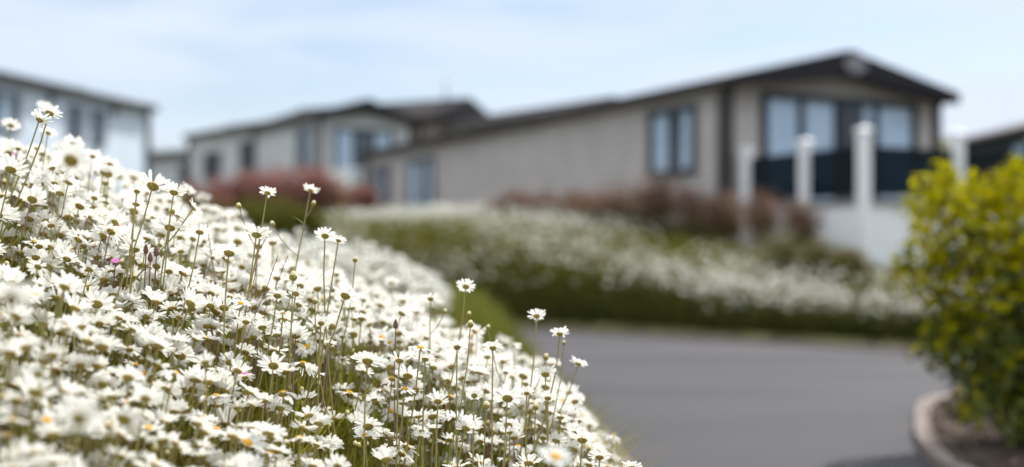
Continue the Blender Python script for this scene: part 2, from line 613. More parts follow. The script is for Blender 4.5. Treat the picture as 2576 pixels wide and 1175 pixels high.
def window(R, org, a, n, s0, s1, z0, z1, panes=2, name='window', frame=None, inner=None, curtains=(), fw=.075, depth=.06):
    """A framed opening on a wall: org + a*s along the wall, n outward. Frame, a dark sheet painted for the unlit room, curtains, panes."""
    frame, inner = frame or M['frame'], inner or M['inside']
    org = Vector((org[0], org[1], 0))
    up = Vector((0, 0, 1))
    P = lambda s, z, d: org + a * s + up * z + n * d
    f = MB()
    f.prism([P(s0 - fw, z0 - fw, .004), P(s1 + fw, z0 - fw, .004), P(s1 + fw, z0, .004), P(s0 - fw, z0, .004)], n * (depth + .02))
    f.prism([P(s0 - fw, z1, .004), P(s1 + fw, z1, .004), P(s1 + fw, z1 + fw, .004), P(s0 - fw, z1 + fw, .004)], n * (depth + .02))
    cuts = [s0] + ([s0 + (s1 - s0) * k / panes for k in range(1, panes)] if isinstance(panes, int) else list(panes)) + [s1]
    f.prism([P(s0 - fw, z0, .004), P(s0, z0, .004), P(s0, z1, .004), P(s0 - fw, z1, .004)], n * depth)
    f.prism([P(s1, z0, .004), P(s1 + fw, z0, .004), P(s1 + fw, z1, .004), P(s1, z1, .004)], n * depth)
    for c in cuts[1:-1]:
        f.prism([P(c - fw * .55, z0, .004), P(c + fw * .55, z0, .004), P(c + fw * .55, z1, .004), P(c - fw * .55, z1, .004)], n * depth)
    fo = f.build(name, frame, R)
    bk = MB()  # flat dark sheet on the wall, painting the shade of a room
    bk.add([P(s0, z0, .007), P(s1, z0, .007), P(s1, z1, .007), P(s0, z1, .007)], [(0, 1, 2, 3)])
    bk.build('room_shade_sheet', inner, fo)
    for (c0, c1) in curtains:
        cu = MB()
        k = max(4, int((c1 - c0) / .05))
        vs = []
        for i in range(k + 1):
            d = .017 + .007 * math.cos(i * math.pi)
            vs += [P(c0 + (c1 - c0) * i / k, z0 + .01, d), P(c0 + (c1 - c0) * i / k, z1 - .01, d)]
        cu.add(vs, [(2 * i, 2 * i + 2, 2 * i + 3, 2 * i + 1) for i in range(k)])
        cu.build('curtain', M['curtain'], fo)
    for p0, p1 in zip(cuts[:-1], cuts[1:]):
        pa = MB()
        pa.add([P(p0, z0, .04), P(p1, z0, .04), P(p1, z1, .04), P(p0, z1, .04)], [(0, 1, 2, 3)])
        pa.build('pane', M['pane'], fo)
    return fo


# the big grey lodge on the right
C1 = V2(2.96, 16.4)
R1, P1 = lodge('long grey beige clad lodge with dark roof and glazed gable end behind the white posts', C1, u1, v1, 13.5, 4.0, 1.0, 2.355 + CZ, 2.785 + CZ,
               M['siding_grey'], M['roof'], side=.11)
window(R1, C1, u1, -v1, .76, 1.78, 1.24 + CZ, 2.08 + CZ, (1.27,), curtains=((.80, 1.02), (1.34, 1.74)), inner=M['inside'])
window(R1, C1, u1, -v1, 9.72, 10.95, .95 + CZ, 1.98 + CZ, 2, curtains=((9.76, 10.0), (10.45, 10.9)), inner=M['inside'])
window(R1, C1, u1, -v1, 12.2, 12.95, .95 + CZ, 1.95 + CZ, 1, inner=M['inside'])
dr = window(R1, C1, v1, -u1, .66, 3.48, .74 + CZ, 2.19 + CZ, (1.29, 1.97, 2.72), name='patio_door', frame=M['frame_dark'], inner=M['room_shade_deep'],
            curtains=((.70, 1.25), (1.36, 1.92), (2.50, 2.68), (2.80, 3.44)), fw=.085)
hd = MB()
hd.bar(P1(-.09, 2.03, 1.25 + CZ), P1(-.09, 2.03, 1.55 + CZ), u1 * .03, v1 * .025)
hd.build('handle', M['metal'], dr)
# oval vent under the ridge
vt = MB()
cen = P1(-.36, 2.0, 2.70 + CZ)
ring = [cen + v1 * (.19 * math.cos(t_)) + Vector((0, 0, .125 * math.sin(t_))) for t_ in np.linspace(0, 2 * math.pi, 24, endpoint=False)]
vt.prism(ring, -u1 * .03)
vent = vt.build('gable_vent', M['vent'], R1)
ls = MB()
for k in range(-2, 3):
    hw = .17 * math.sqrt(max(0, 1 - (k * .042 / .125) ** 2))
    c_ = cen - u1 * .036 + Vector((0, 0, k * .042))
    ls.bar(c_ - v1 * hw, c_ + v1 * hw, u1 * .012, Vector((0, 0, .014)))
ls.build('louvres', M['frame_mid'], vent)
dp = MB()
dp.tube([P1(.12, -.05, 1.02), P1(.12, -.05, 2.2 + CZ)], .035, 8)
dp.build('downpipe', M['trim'], R1, smooth=True)

# its deck
DK = root('deck', C1 + v1 * .15 + Vector((0, 0, .6)), 'raised white deck with tinted glass panels and white posts at the grey lodge', 'deck')
PD = lambda t, s, z: C1 + v1 * (.15 + s) - u1 * t + Vector((0, 0, z + CZ))
fl_ = MB()
fl_.prism([PD(.10, -.03, .60), PD(2.44, -.03, .60), PD(2.44, 3.75, .60), PD(.10, 3.75, .60)], (0, 0, .07))
fl_.build('floor', M['decking'], DK)
sk = MB()
sk.prism([PD(.10, 0, -.5), PD(2.4, 0, -.5), PD(2.4, 0, .598), PD(.10, 0, .598)], v1 * .03)
sk.build('skirting', M['deckwhite'], DK)
sk = MB()
sk.prism([PD(2.4, .032, -.5), PD(2.4, 3.7, -.5), PD(2.4, 3.7, .598), PD(2.4, .032, .598)], u1 * .03)
sk.build('skirting', M['deckwhite'], DK)
pw = .128
posts = [(.22, 0, 1.43), (1.38, 0, 1.44), (2.4, 0, 1.50), (2.4, 1.60, 1.53), (2.4, 3.1, 1.53), (2.4, 3.72, 1.53)]
for (t_, s_, zt) in posts:
    pb = MB()
    low = -.45 if t_ > 2 else -.3
    pb.bar(PD(t_, s_, low), PD(t_, s_, zt - .03), u1 * pw, v1 * pw)
    po = pb.build('post', M['post'], DK, bevel=.006)
    cp = MB()
    a = PD(t_, s_, zt - .03)
    q = pw / 2 + .018
    base = [a - u1 * q - v1 * q, a + u1 * q - v1 * q, a + u1 * q + v1 * q, a - u1 * q + v1 * q]
    top = [p + Vector((0, 0, .03)) for p in base]
    cp.add(base + top + [a + Vector((0, 0, .075))], [(3, 2, 1, 0), (0, 1, 5, 4), (1, 2, 6, 5), (2, 3, 7, 6), (3, 0, 4, 7), (4, 5, 8), (5, 6, 8), (6, 7, 8), (7, 4, 8)])
    cp.build('post_cap', M['post'], po)
for (a, b_) in ((0, 1), (1, 2), (2, 3), (3, 4), (4, 5)):
    (t0, s0, _), (t1, s1, _) = posts[a], posts[b_]
    A, B = PD(t0, s0, .71), PD(t1, s1, .71)
    d = (B - A).normalized()
    A, B = A + d * .09, B - d * .09
    gp = MB()
    sd = d.cross(Vector((0, 0, 1))) * .012
    hgt = .60
    gp.prism([A - sd / 2, B - sd / 2, B - sd / 2 + Vector((0, 0, hgt)), A - sd / 2 + Vector((0, 0, hgt))], sd)
    gp.build('glass_panel', M['tint'], DK)

# white lodge on the left, its long side running away to the right
d0 = V2(.257, .966)
E0 = V2(-9.16, 30.0)
C0 = E0 - d0 * 11.5
v0 = V2(-.966, .257)
R0, P0 = lodge('white clad lodge with a flat looking dark roof edge beyond the daisy bank at left', C0, d0, v0, 11.5, 4.0, .95 + CZ, 3.68 + CZ, 4.1 + CZ, M['siding_white'], M['roof'])
for (a, b_) in ((1.90, 2.28), (2.75, 3.18), (5.0, 5.7), (7.3, 8.2)):
    window(R0, E0, -d0, -v0, a, b_, 2.62 + CZ, 3.32 + CZ, 1, frame=M['frame_mid'], curtains=((a + .02, a + .14),) if a < 4 else ((a + .2, b_ - .2),), fw=.06)
for t_ in (1.5, 3.9):
    lb = MB()
    c_ = E0 - d0 * t_ - v0 * .06 + Vector((0, 0, 3.42 + CZ))
    lb.bar(c_ - Vector((0, 0, .09)), c_ + Vector((0, 0, .09)), d0 * .12, v0 * .1)
    lb.build('wall_lamp', M['trim'], R0)

# pale lodge in the middle distance with a gable to the camera
u2, v2 = V2(-.546, .837), V2(.837, .546)
C2 = V2(-6.12, 38.0)
R2, P2 = lodge('pale lodge with a dark gable and glazed door behind the red shrubs', C2, u2, v2, 5.6, 3.25, 1.45 + CZ, 4.42 + CZ, 4.90 + CZ, M['siding_pale'], M['roof'], fascia=.30)
window(R2, C2, v2, -u2, .55, 2.55, 1.9 + CZ, 4.0 + CZ, (1.2, 1.9), name='patio_door', frame=M['frame_dark'], inner=M['inside'], curtains=((.6, 1.15), (1.95, 2.5)))
window(R2, C2, u2, -v2, .55, 1.7, 2.9 + CZ, 4.05 + CZ, 2, frame=M['frame'], inner=M['inside'], curtains=((.6, .9),))
# its low white deck
D2 = root('deck', P2(-1.8, .2, 1.3 + CZ), 'small white balustraded deck in front of the pale lodge door', 'deck')
b2 = MB()
b2.prism([P2(-.1, .1, 1.3 + CZ), P2(-1.8, .1, 1.3 + CZ), P2(-1.8, 3.2, 1.3 + CZ), P2(-.1, 3.2, 1.3 + CZ)], (0, 0, .5))
b2.build('base', M['deckwhite'], D2)
for k in range(5):
    stp = MB()
    zt_ = 1.75 - .22 * (k + 1)
    stp.prism([P2(-1.83 - .3 * k, .25, zt_ - .5 + CZ), P2(-1.83 - .3 * k, 1.3, zt_ - .5 + CZ), P2(-1.83 - .3 * k, 1.3, zt_ + CZ), P2(-1.83 - .3 * k, .25, zt_ + CZ)], -u2 * .297)
    stp.build('step', M['post'], D2)
rl = MB()
for a, b_ in (((-.1, .14), (-1.76, .14)), ((-1.76, .14), (-1.76, 3.16))):
    rl.bar(P2(*a, 2.62 + CZ), P2(*b_, 2.62 + CZ), (u2 if a[1] != b_[1] else v2) * .07, Vector((0, 0, .06)))
rl.build('top_rail', M['post'], D2)
for (s_, t_) in ((-.2, .14), (-1.0, .14), (-1.76, .14), (-1.76, 1.1), (-1.76, 2.1), (-1.76, 3.14)):
    pb = MB()
    pb.bar(P2(s_, t_, 1.79 + CZ), P2(s_, t_, 2.589 + CZ), u2 * .1, v2 * .1)
    pb.build('post', M['post'], D2)
for k, (a, b_) in enumerate((((-.26, .14), (-.94, .14)), ((-1.06, .14), (-1.69, .14)), ((-1.76, .2), (-1.76, 1.04)), ((-1.76, 1.16), (-1.76, 2.04)))):
    pn = MB()
    for q in range(7):
        t_ = (q + .5) / 7
        s_, w_ = a[0] + (b_[0] - a[0]) * t_, a[1] + (b_[1] - a[1]) * t_
        pn.bar(P2(s_, w_, 1.81 + CZ), P2(s_, w_, 2.585 + CZ), u2 * .035, v2 * .035)
    pn.build('baluster_panel', M['post'], D2)

# long pale lodge further left
u2b, v2b = V2(-.725, .688), V2(.688, .725)
C2b = V2(-7.6, 41.3)
R2b, P2b = lodge('long low pale lodge with two dark square windows left of the pale gabled lodge', C2b, u2b, v2b, 6.6, 3.6, 1.5 + CZ, 4.52 + CZ, 4.95 + CZ, M['siding_pale'], M['roof'])
for (a, b_, q0, q1) in ((2.0, 3.0, 3.15, 3.95), (4.55, 5.4, 3.0, 3.7)):
    window(R2b, C2b, u2b, -v2b, a, b_, q0 + CZ, q1 + CZ, 1, frame=M['frame_dark'], inner=M['room_shade_deep'], fw=.12)
# low grey lodge at the far left gap
u2c, v2c = V2(-.85, .527), V2(.527, .85)
C2c = V2(-12.0, 50.0)
R2c, P2c = lodge('low far grey lodge in the gap beside the white lodge', C2c, u2c, v2c, 7.0, 3.6, 2.2 + CZ, 4.25 + CZ, 4.6 + CZ, M['siding_pale'], M['roof'], fascia=.15)
window(R2c, C2c, u2c, -v2c, 1.6, 2.6, 3.0 + CZ, 3.8 + CZ, 1, inner=M['room_shade_deep'])

# dark roofed house with a tan gable behind the big lodge
u3, v3 = V2(-.893, .45), V2(.45, .893)
pk = V2(-133 / F * 47, 47.0)
C3 = pk - v3 * 2.9
R3, P3 = lodge('dark roofed lodge with tan gable wall rising behind the grey lodge', C3, u3, v3, 7.5, 5.8, 2.2 + CZ, 5.12 + CZ, 6.0 + CZ, M['siding_tan'], M['roof'], over=.5, side=.4, fascia=.80)
window(R3, C3, v3, -u3, 2.0, 3.6, 3.3 + CZ, 4.6 + CZ, 2)
fl2 = MB()
fl2.tube([P3(.6, 2.9, 5.9 + CZ), P3(.6, 2.9, 6.75 + CZ)], .05, 8)
fl2.tube([P3(.6, 2.9, 6.75 + CZ), P3(.6, 2.9, 6.82 + CZ)], .085, 8)
fl2.build('flue', M['metal'], R3, smooth=True)

# roof peak that shows over the big lodge
u5, v5 = V2(-.62, .78), V2(.78, .62)
pk5 = V2(242 / F * 38, 38.0)
C5 = pk5 - v5 * 2.0
R5, P5 = lodge('lodge whose dark roof peak just shows above the grey lodge roof', C5, u5, v5, 6, 4.0, 1.5 + CZ, 4.35 + CZ, 4.86 + CZ, M['siding_pale'], M['roof'])
window(R5, C5, v5, -u5, 1.2, 2.8, 2.4 + CZ, 3.8 + CZ, 2)

# dark lodge at the right edge
u4, v4 = V2(-.04, .999), V2(.999, .04)
C4 = V2(9.79 + .04 * 9, 26 - 9)
R4, P4 = lodge('dark slate clad lodge with a brown roof edge behind the yellow green shrub', C4, u4, v4, 9, 4.2, .5, 2.42 + CZ, 3.0 + CZ, M['siding_navy'], M['roof_brown'], fascia=.2)
window(R4, C4, u4, -v4, 5.9, 8.2, 1.55 + CZ, 2.15 + CZ, 2, frame=M['frame_dark'], inner=M['room_shade_deep'], curtains=((6.0, 6.5),))
window(R4, C4, u4, -v4, 2.0, 4.6, 1.2 + CZ, 2.05 + CZ, 2, frame=M['frame_dark'], inner=M['room_shade_deep'])


# ------------------------------------------------------------------ leafy plants
def leaf_quads(cen, nrm, length, width, rr):
    """Rhombic leaves, folded a little along the midrib: 2 quads each (tip, sides, base)."""
    n_ = len(cen)
    a = rr.normal(size=(n_, 3))
    d = np.cross(nrm, a)
    d /= np.linalg.norm(d, axis=1)[:, None] + 1e-9
    w = np.cross(nrm, d)
    L = (length * rr.uniform(.7, 1.25, n_))[:, None]
    W = (width * rr.uniform(.75, 1.2, n_))[:, None]
    b0 = cen - d * L * .5
    tp = cen + d * L * .5 - nrm * L * .12
    m1 = cen + d * L * .02 - nrm * W * .12
    s1 = cen + w * W * .5 + nrm * W * .08
    s2 = cen - w * W * .5 + nrm * W * .08
    V = np.stack([b0, s1, tp, s2, m1], 1).reshape(-1, 3)
    k = np.arange(n_)[:, None] * 5
    Qs = np.concatenate([k + np.array([[0, 1, 2, 4]]), k + np.array([[0, 4, 2, 3]])])
    return V, Qs


def shrub(name, base, clumps, n, leaf, mats, label, cat, group=None, seed=1, pick=None, twigs=10, upward=.3):
    """A bush: twigs from the base out to leaf clumps (x, y, z, rx, ry, rz relative to the base)."""
    rr = np.random.default_rng(seed)
    base = Vector(base)
    R = root(name, base, label, cat, group)
    cl = np.array(clumps, float)
    vol = cl[:, 3] * cl[:, 4] * cl[:, 5]
    which = rr.choice(len(cl), n, p=vol ** .75 / (vol ** .75).sum())
    d = rr.normal(size=(n, 3))
    d /= np.linalg.norm(d, axis=1)[:, None]
    rad = rr.uniform(0, 1, n) ** .42
    # ragged outline: some shoots push past the clump
    rad *= np.where(rr.uniform(size=n) < .18, rr.uniform(1.0, 1.42, n), 1.0)
    cen = cl[which, :3] + d * rad[:, None] * cl[which, 3:]
    cen[:, 2] = np.maximum(cen[:, 2], .03)
    nrm = d * .7 + rr.normal(size=(n, 3)) * .6 + np.array([0, 0, upward])
    nrm /= np.linalg.norm(nrm, axis=1)[:, None]
    V, Qs = leaf_quads(cen, nrm, leaf[0], leaf[1], rr)
    mi = np.zeros(n, np.int32) if pick is None else pick(cen, rad, rr)
    me = np_mesh('foliage', V, Qs, None, np.concatenate([mi, mi]), mats)
    link_mesh('foliage', me, R)
    tw = MB()
    for k in range(twigs):
        c = cl[rr.integers(len(cl))]
        e = Vector(c[:3]) + Vector(rr.normal(size=3) * c[3:] * .35)
        b0 = Vector((rr.normal() * .03, rr.normal() * .03, -.03))
        mid = b0.lerp(e, .5) + Vector((rr.normal() * .04, rr.normal() * .04, .03))
        tw.tube([base + b0, base + mid, base + e], [.012, .008, .003], 5)
    tw.build('stem', M['twig'], R)
    return R


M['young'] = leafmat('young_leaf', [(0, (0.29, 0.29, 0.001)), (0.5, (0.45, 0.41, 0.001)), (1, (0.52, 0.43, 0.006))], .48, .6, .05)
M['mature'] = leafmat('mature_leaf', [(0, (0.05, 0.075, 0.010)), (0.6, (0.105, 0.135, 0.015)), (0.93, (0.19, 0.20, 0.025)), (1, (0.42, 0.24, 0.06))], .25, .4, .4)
M['red'] = leafmat('red_leaf', [(0, (0.22, 0.078, 0.065)), (0.6, (0.38, 0.16, 0.135)), (1, (0.48, 0.28, 0.23))], .3)
M['brown'] = leafmat('bronze_leaf', [(0, (0.15, 0.075, 0.050)), (0.5, (0.27, 0.15, 0.105)), (0.85, (0.36, 0.225, 0.175)), (1, (0.17, 0.16, 0.05))], .3)
M['olive'] = leafmat('olive_leaf', [(0, (0.06, 0.07, 0.008)), (0.6, (0.13, 0.132, 0.012)), (1, (0.20, 0.19, 0.02))], .3)


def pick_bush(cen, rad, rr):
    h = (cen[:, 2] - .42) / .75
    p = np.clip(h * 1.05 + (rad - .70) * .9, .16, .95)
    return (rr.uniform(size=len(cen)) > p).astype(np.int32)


bx, by = 2.31, 5.2
clumps = [(-.08, .0, .62, .40, .40, .40), (.22, .1, .60, .42, .42, .42), (.05, -.05, .92, .46, .42, .30), (-.32, .05, 1.02, .30, .30, .24), (.38, .0, .96, .40, .38, .30),
          (-.52, -.05, 1.16, .17, .16, .16), (-.22, .0, 1.20, .19, .18, .14), (.10, .05, 1.17, .20, .18, .17), (.40, .0, 1.12, .24, .22, .18), (-.5, .05, .84, .17, .17, .17),
          (-.42, .0, .60, .15, .15, .18), (.0, -.05, .36, .30, .28, .26), (.3, -.05, .32, .36, .30, .28), (.66, .1, .75, .40, .4, .5), (-.18, -.02, .34, .22, .2, .26), (.05, .02, .16, .26, .24, .16), (-.30, -.1, .36, .17, .17, .22), (.05, -.22, .24, .26, .2, .22), (.35, -.15, .25, .3, .25, .22), (-.36, -.12, .22, .14, .15, .16), (-.10, -.25, .12, .22, .18, .14), (-.48, -.02, .46, .13, .13, .16), (-.66, .02, .88, .07, .07, .06), (-.13, .0, 1.30, .09, .09, .10), (.05, .0, 1.32, .09, .09, .10), (-.46, .0, 1.28, .08, .08, .09)]
clumps = [(c[0] * .92, c[1] * .92, c[2] * .895, c[3] * .92, c[4] * .92, c[5] * .89) for c in clumps]
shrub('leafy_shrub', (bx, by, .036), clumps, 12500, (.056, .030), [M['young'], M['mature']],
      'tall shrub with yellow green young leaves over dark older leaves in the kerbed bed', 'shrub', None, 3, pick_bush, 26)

# bark chips and fallen leaves on the soil bed
n = 2600
cx, cy = rng.uniform(1.65, 4.2, n), rng.uniform(3.7, 7.2, n)
keep = inside(IS, cx, cy)
cx, cy = cx[keep], cy[keep]
nn = rng.normal(size=(len(cx), 3)) * .35 + np.array([0, 0, 1])
nn /= np.linalg.norm(nn, axis=1)[:, None]
V, Qs = leaf_quads(np.stack([cx, cy, np.full(len(cx), .046)], 1), nn, .045, .022, rng)
tag(link_mesh('bark_chips', np_mesh('bark_chips', V, Qs, None, None, [M['chip']])), 'loose bark chips scattered over the shrub bed soil', 'bark chips', kind='stuff')


def blob(r, n_, rr, flat=.8, spread=.75):
    out = []
    for _ in range(n_):
        a, q = rr.uniform(0, 2 * math.pi), rr.uniform(0, spread)
        s_ = rr.uniform(.4, .62)
        out.append((r * q * math.cos(a), r * q * math.sin(a) * .7, r * flat * rr.uniform(.45, .95), r * s_, r * s_ * .8, r * s_ * flat * .8))
    return out


# red shrubs in front of the pale lodges
rr = np.random.default_rng(5)
reds = [(520, 454, 24, .42, 'low red leaved shrub leftmost of the red row under the pale lodges'),
        (572, 438, 25, .52, 'red leaved shrub with a peaked top under a dark square window'),
        (640, 428, 25, .60, 'broad red leaved shrub below the pale lodge corner'),
        (715, 416, 24, .66, 'tall dusky red shrub beneath the pale lodge side window'),
        (775, 424, 23.5, .66, 'dense dark red shrub left of the white deck'),
        (828, 428, 23, .50, 'rounded red shrub touching the white deck of the pale lodge'),
        (905, 468, 22.5, .35, 'small rust red shrub by the far corner of the grey lodge')]
for i, (px, ptop, Y, r_, lab) in enumerate(reds):
    p = at(px, ptop, Y)
    g_ = gz(p.x, p.y)
    top = p.z - g_
    k = max(top, .4)
    cl = [(c[0] * 1.1, c[1], k * .2 + c[2] / (r_ * .9) * k * .68, c[3], c[4], c[5] * k * .9 / r_) for c in blob(r_, 6, rr)]
    shrub('red_shrub', (p.x, p.y, g_), cl, 2200, (.085, .04), [M['red'], M['olive']], lab, 'shrub', 'red leaved shrubs under the pale lodges', 20 + i,
          lambda c, rad, q, k=k: (q.uniform(size=len(c)) > np.clip((c[:, 2] / k - .12) * 2.2, .1, .94)).astype(np.int32), 8)

# green hedge mounds in front of the red shrubs
greens = [(490, 496, 18.6, .48, 'dark green mound leftmost in the low hedge'), (560, 494, 18.4, .52, 'dark green hedge mound beside the leftmost one'),
          (640, 496, 18.2, .52, 'olive green hedge mound in the middle of the low hedge'), (712, 506, 18.0, .48, 'olive hedge mound right of the hedge middle'),
          (772, 522, 17.8, .36, 'small olive hedge mound at the right end below dark red shrub')]
for i, (px, ptop, Y, r_, lab) in enumerate(greens):
    p = at(px, ptop, Y)
    g_ = gz(p.x, p.y)
    k = max(p.z - g_, .35)
    cl = [(c[0] * 1.15, c[1], k * .15 + c[2] / (r_ * .9) * k * .7, c[3], c[4], c[5] * k / r_) for c in blob(r_, 6, rr)]
    shrub('hedge_mound', (p.x, p.y, g_), cl, 2200, (.07, .035), [M['olive']], lab, 'shrub', 'low green hedge mounds', 40 + i, None, 6)

# bronze shrubs along the foot of the big lodge
browns = [(1235, 498, 18.4, .22, 'low bronze shrub furthest along the grey lodge wall'), (1300, 480, 18.0, .30, 'sparse bronze shrub against the middle of grey wall'),
          (1375, 474, 17.4, .36, 'bronze shrub left of the dense one on grey wall'), (1445, 464, 16.9, .42, 'dense brown shrub with dark green base by grey wall'),
          (1530, 460, 16.4, .40, 'brown shrub halfway between wall middle and window'), (1605, 452, 16.0, .42, 'brown shrub just left of the grey lodge window'),
          (1660, 430, 15.8, .34, 'tall thin bronze shrub directly under the grey lodge window'), (1740, 468, 15.5, .36, 'low reddish shrub right of the grey lodge window'),
          (1815, 460, 15.2, .34, 'reddish shrub at the grey lodge corner'), (1935, 460, 14.4, .36, 'russet shrub between first two white deck posts'),
          (2010, 482, 14.2, .28, 'low russet shrub at the second white deck post')]
for i, (px, ptop, Y, r_, lab) in enumerate(browns):
    p = at(px, ptop, Y)
    g_ = gz(p.x, p.y)
    k = max(p.z - g_, .3)
    r_ *= 1.3
    cl = [(c[0], c[1] * .6, k * .2 + c[2] / (r_ * .9) * k * .66, c[3], c[4] * .7, c[5] * k * .9 / r_) for c in blob(r_, 6, rr)]
    shrub('bronze_shrub', (p.x, p.y, g_), cl, 1300, (.06, .028), [M['brown'], M['olive']], lab, 'shrub', 'bronze shrubs along the grey lodge', 60 + i,
          lambda c, rad, q, k=k: (q.uniform(size=len(c)) > np.clip(c[:, 2] / k * 1.6 - .15, .15, .96)).astype(np.int32), 10)
# green shrubs before the deck skirting
for i, (px, ptop, Y, r_, lab) in enumerate([(1985, 590, 13.1, .36, 'dull green bush below the second deck post'), (2060, 590, 12.9, .40, 'dull green bush before the white deck skirting'),
                                           (2135, 622, 12.7, .34, 'dark low bush below the tallest deck post')]):
    p = at(px, ptop, Y)
    g_ = gz(p.x, p.y)
    k = max(p.z - g_, .25)
    cl = [(c[0] * 1.2, c[1], k * .15 + c[2] / (r_ * .9) * k * .7, c[3], c[4], c[5] * k / r_) for c in blob(r_, 6, rr)]
    shrub('green_bush', (p.x, p.y, g_), cl, 1300, (.05, .024), [M['olive'], M['brown']], lab, 'shrub', 'green bushes before the deck', 80 + i,
          lambda c, rad, q: (q.uniform(size=len(c)) > .78).astype(np.int32), 8)

# ------------------------------------------------------------------ daisies
MATS = [M['petal'], M['disc'], M['calyx'], M['stem'], M['bract'], M['bud'], M['husk'], M['campion']]
HR = .0235


def rings(profile, seg):
    """A surface of revolution about z, as quads."""
    a = np.linspace(0, 2 * math.pi, seg, endpoint=False)
    V = np.concatenate([np.stack([r_ * np.cos(a), r_ * np.sin(a), np.full(seg, z)], 1) for r_, z in profile])
    Q = []
    for i in range(len(profile) - 1):
        for k in range(seg):
            Q.append((i * seg + k, i * seg + (k + 1) % seg, (i + 1) * seg + (k + 1) % seg, (i + 1) * seg + k))
    return V, np.array(Q)


def petals(rr, n_, cup, curl, missing=0.0, rows=6, R=HR):
    V, Q, k = [], [], 0
    T = np.linspace(0, 1, rows)
    prof = np.interp(T, [0, .25, .6, .85, .95, 1], [.35, .72, 1.0, .95, .72, .38])
    for i in range(n_):
        if rr.uniform() < missing:
            continue
        a = 2 * math.pi * i / n_ + rr.normal() * .06
        L = R * rr.uniform(.84, 1.03) - .0055
        W = .0027 * rr.uniform(.85, 1.15)
        c, q = cup + rr.normal() * .10, curl + rr.normal() * .12
        tw = rr.normal() * .22
        side = rr.normal() * .10
        er, et = np.array([math.cos(a), math.sin(a), 0]), np.array([-math.sin(a), math.cos(a), 0])
        ez = np.array([0, 0, 1.])
        lay = .0008 * (i % 2)
        for t_, w in zip(T, prof):
            ctr = er * (.0055 + L * t_ * (1 - .16 * abs(c) * t_)) + ez * (.0042 + lay + L * (c * t_ + q * t_ * t_)) + et * side * L * t_ * t_
            ws = et * math.cos(tw * t_) + ez * math.sin(tw * t_)
            notch = er * (-.0011 if t_ == 1 else 0)
            V += [ctr - ws * W * w + ez * .00035, ctr - ez * .00035 + notch, ctr + ws * W * w + ez * .00035]
        for r_ in range(rows - 1):
            b0 = k + 3 * r_
            Q += [(b0, b0 + 1, b0 + 4, b0 + 3), (b0 + 1, b0 + 2, b0 + 5, b0 + 4)]
        k += 3 * rows
    return np.array(V), np.array(Q)


DISC = rings([(.0062, .0042), (.0068, .0056), (.0060, .0072), (.0042, .0084), (.0020, .0088), (.0002, .0087)], 12)
CALYX = rings([(.0010, -.0006), (.0026, .0000), (.0052, .0010), (.0070, .0028), (.0074, .0042), (.0062, .0050)], 14)
BUDC = rings([(.0009, -.0006), (.0030, .0003), (.0049, .0026), (.0050, .0048), (.0040, .0066), (.0036, .0068)], 10)
BUDT = rings([(.0037, .0062), (.0036, .0088), (.0026, .0108), (.0004, .0116)], 10)
VAR = []
vr = np.random.default_rng(21)
for cup, curl, miss, n_ in [(.30, -.05, 0, 22), (.42, -.15, 0, 21), (.18, .02, .04, 23), (.55, -.28, 0, 20), (.10, .08, .08, 22), (.36, .06, 0, 24), (.02, -.15, .05, 21),
                            (.48, -.05, .12, 20), (.25, -.3, 0, 23), (.68, -.2, 0, 21), (.34, -.1, .3, 22), (.22, .1, 0, 25), (1.15, .25, 0, 20), (.85, -.1, .05, 21), (-.15, -.45, .1, 20)]:
    VAR.append(petals(vr, n_, cup, curl, miss))
LOW = [petals(vr, 13, c, q, 0, 3) for c, q in ((.3, -.1), (.45, -.2), (.15, 0.05), (.0, -.1))]
ME_P = [np_mesh('petals', V, Q, None, None, [M['petal']], True) for V, Q in VAR]
ME_D = np_mesh('disc', *DISC, None, None, [M['disc']], True)
ME_C = np_mesh('calyx', *CALYX, None, None, [M['calyx']], True)
bv = np.concatenate([BUDC[0], BUDT[0]])
bq = np.concatenate([BUDC[1], BUDT[1] + len(BUDC[0])])
bm_ = np.concatenate([np.zeros(len(BUDC[1]), np.int32), np.ones(len(BUDT[1]), np.int32)])
ME_B = np_mesh('bud', bv, bq, None, bm_, [M['calyx'], M['bud']], True)


def frame(nrm, spin):
    n_ = Vector(nrm).normalized()
    e = Vector((1, 0, 0)) if abs(n_.x) < .8 else Vector((0, 1, 0))
    a = n_.cross(e).normalized()
    b_ = n_.cross(a)
    a, b_ = a * math.cos(spin) + b_ * math.sin(spin), b_ * math.cos(spin) - a * math.sin(spin)
    return Matrix((a, b_, n_)).transposed()


def npframe(nrm, spin):
    return np.array(frame(nrm, spin))


def stem_curve(b_, h, nrm, bow=0.0, n_=7):
    b_, h, nrm = np.array(b_), np.array(h), np.array(nrm)
    L = np.linalg.norm(h - b_)
    c1 = b_ + np.array([bow * L, 0, .42 * L])
    nn = nrm / np.linalg.norm(nrm)
    c2 = h - (nn * .55 + np.array([0, 0, .45])) * .28 * L
    t_ = np.linspace(0, 1, n_)[:, None]
    return (1 - t_) ** 3 * b_ + 3 * (1 - t_) ** 2 * t_ * c1 + 3 * (1 - t_) * t_ ** 2 * c2 + t_ ** 3 * h


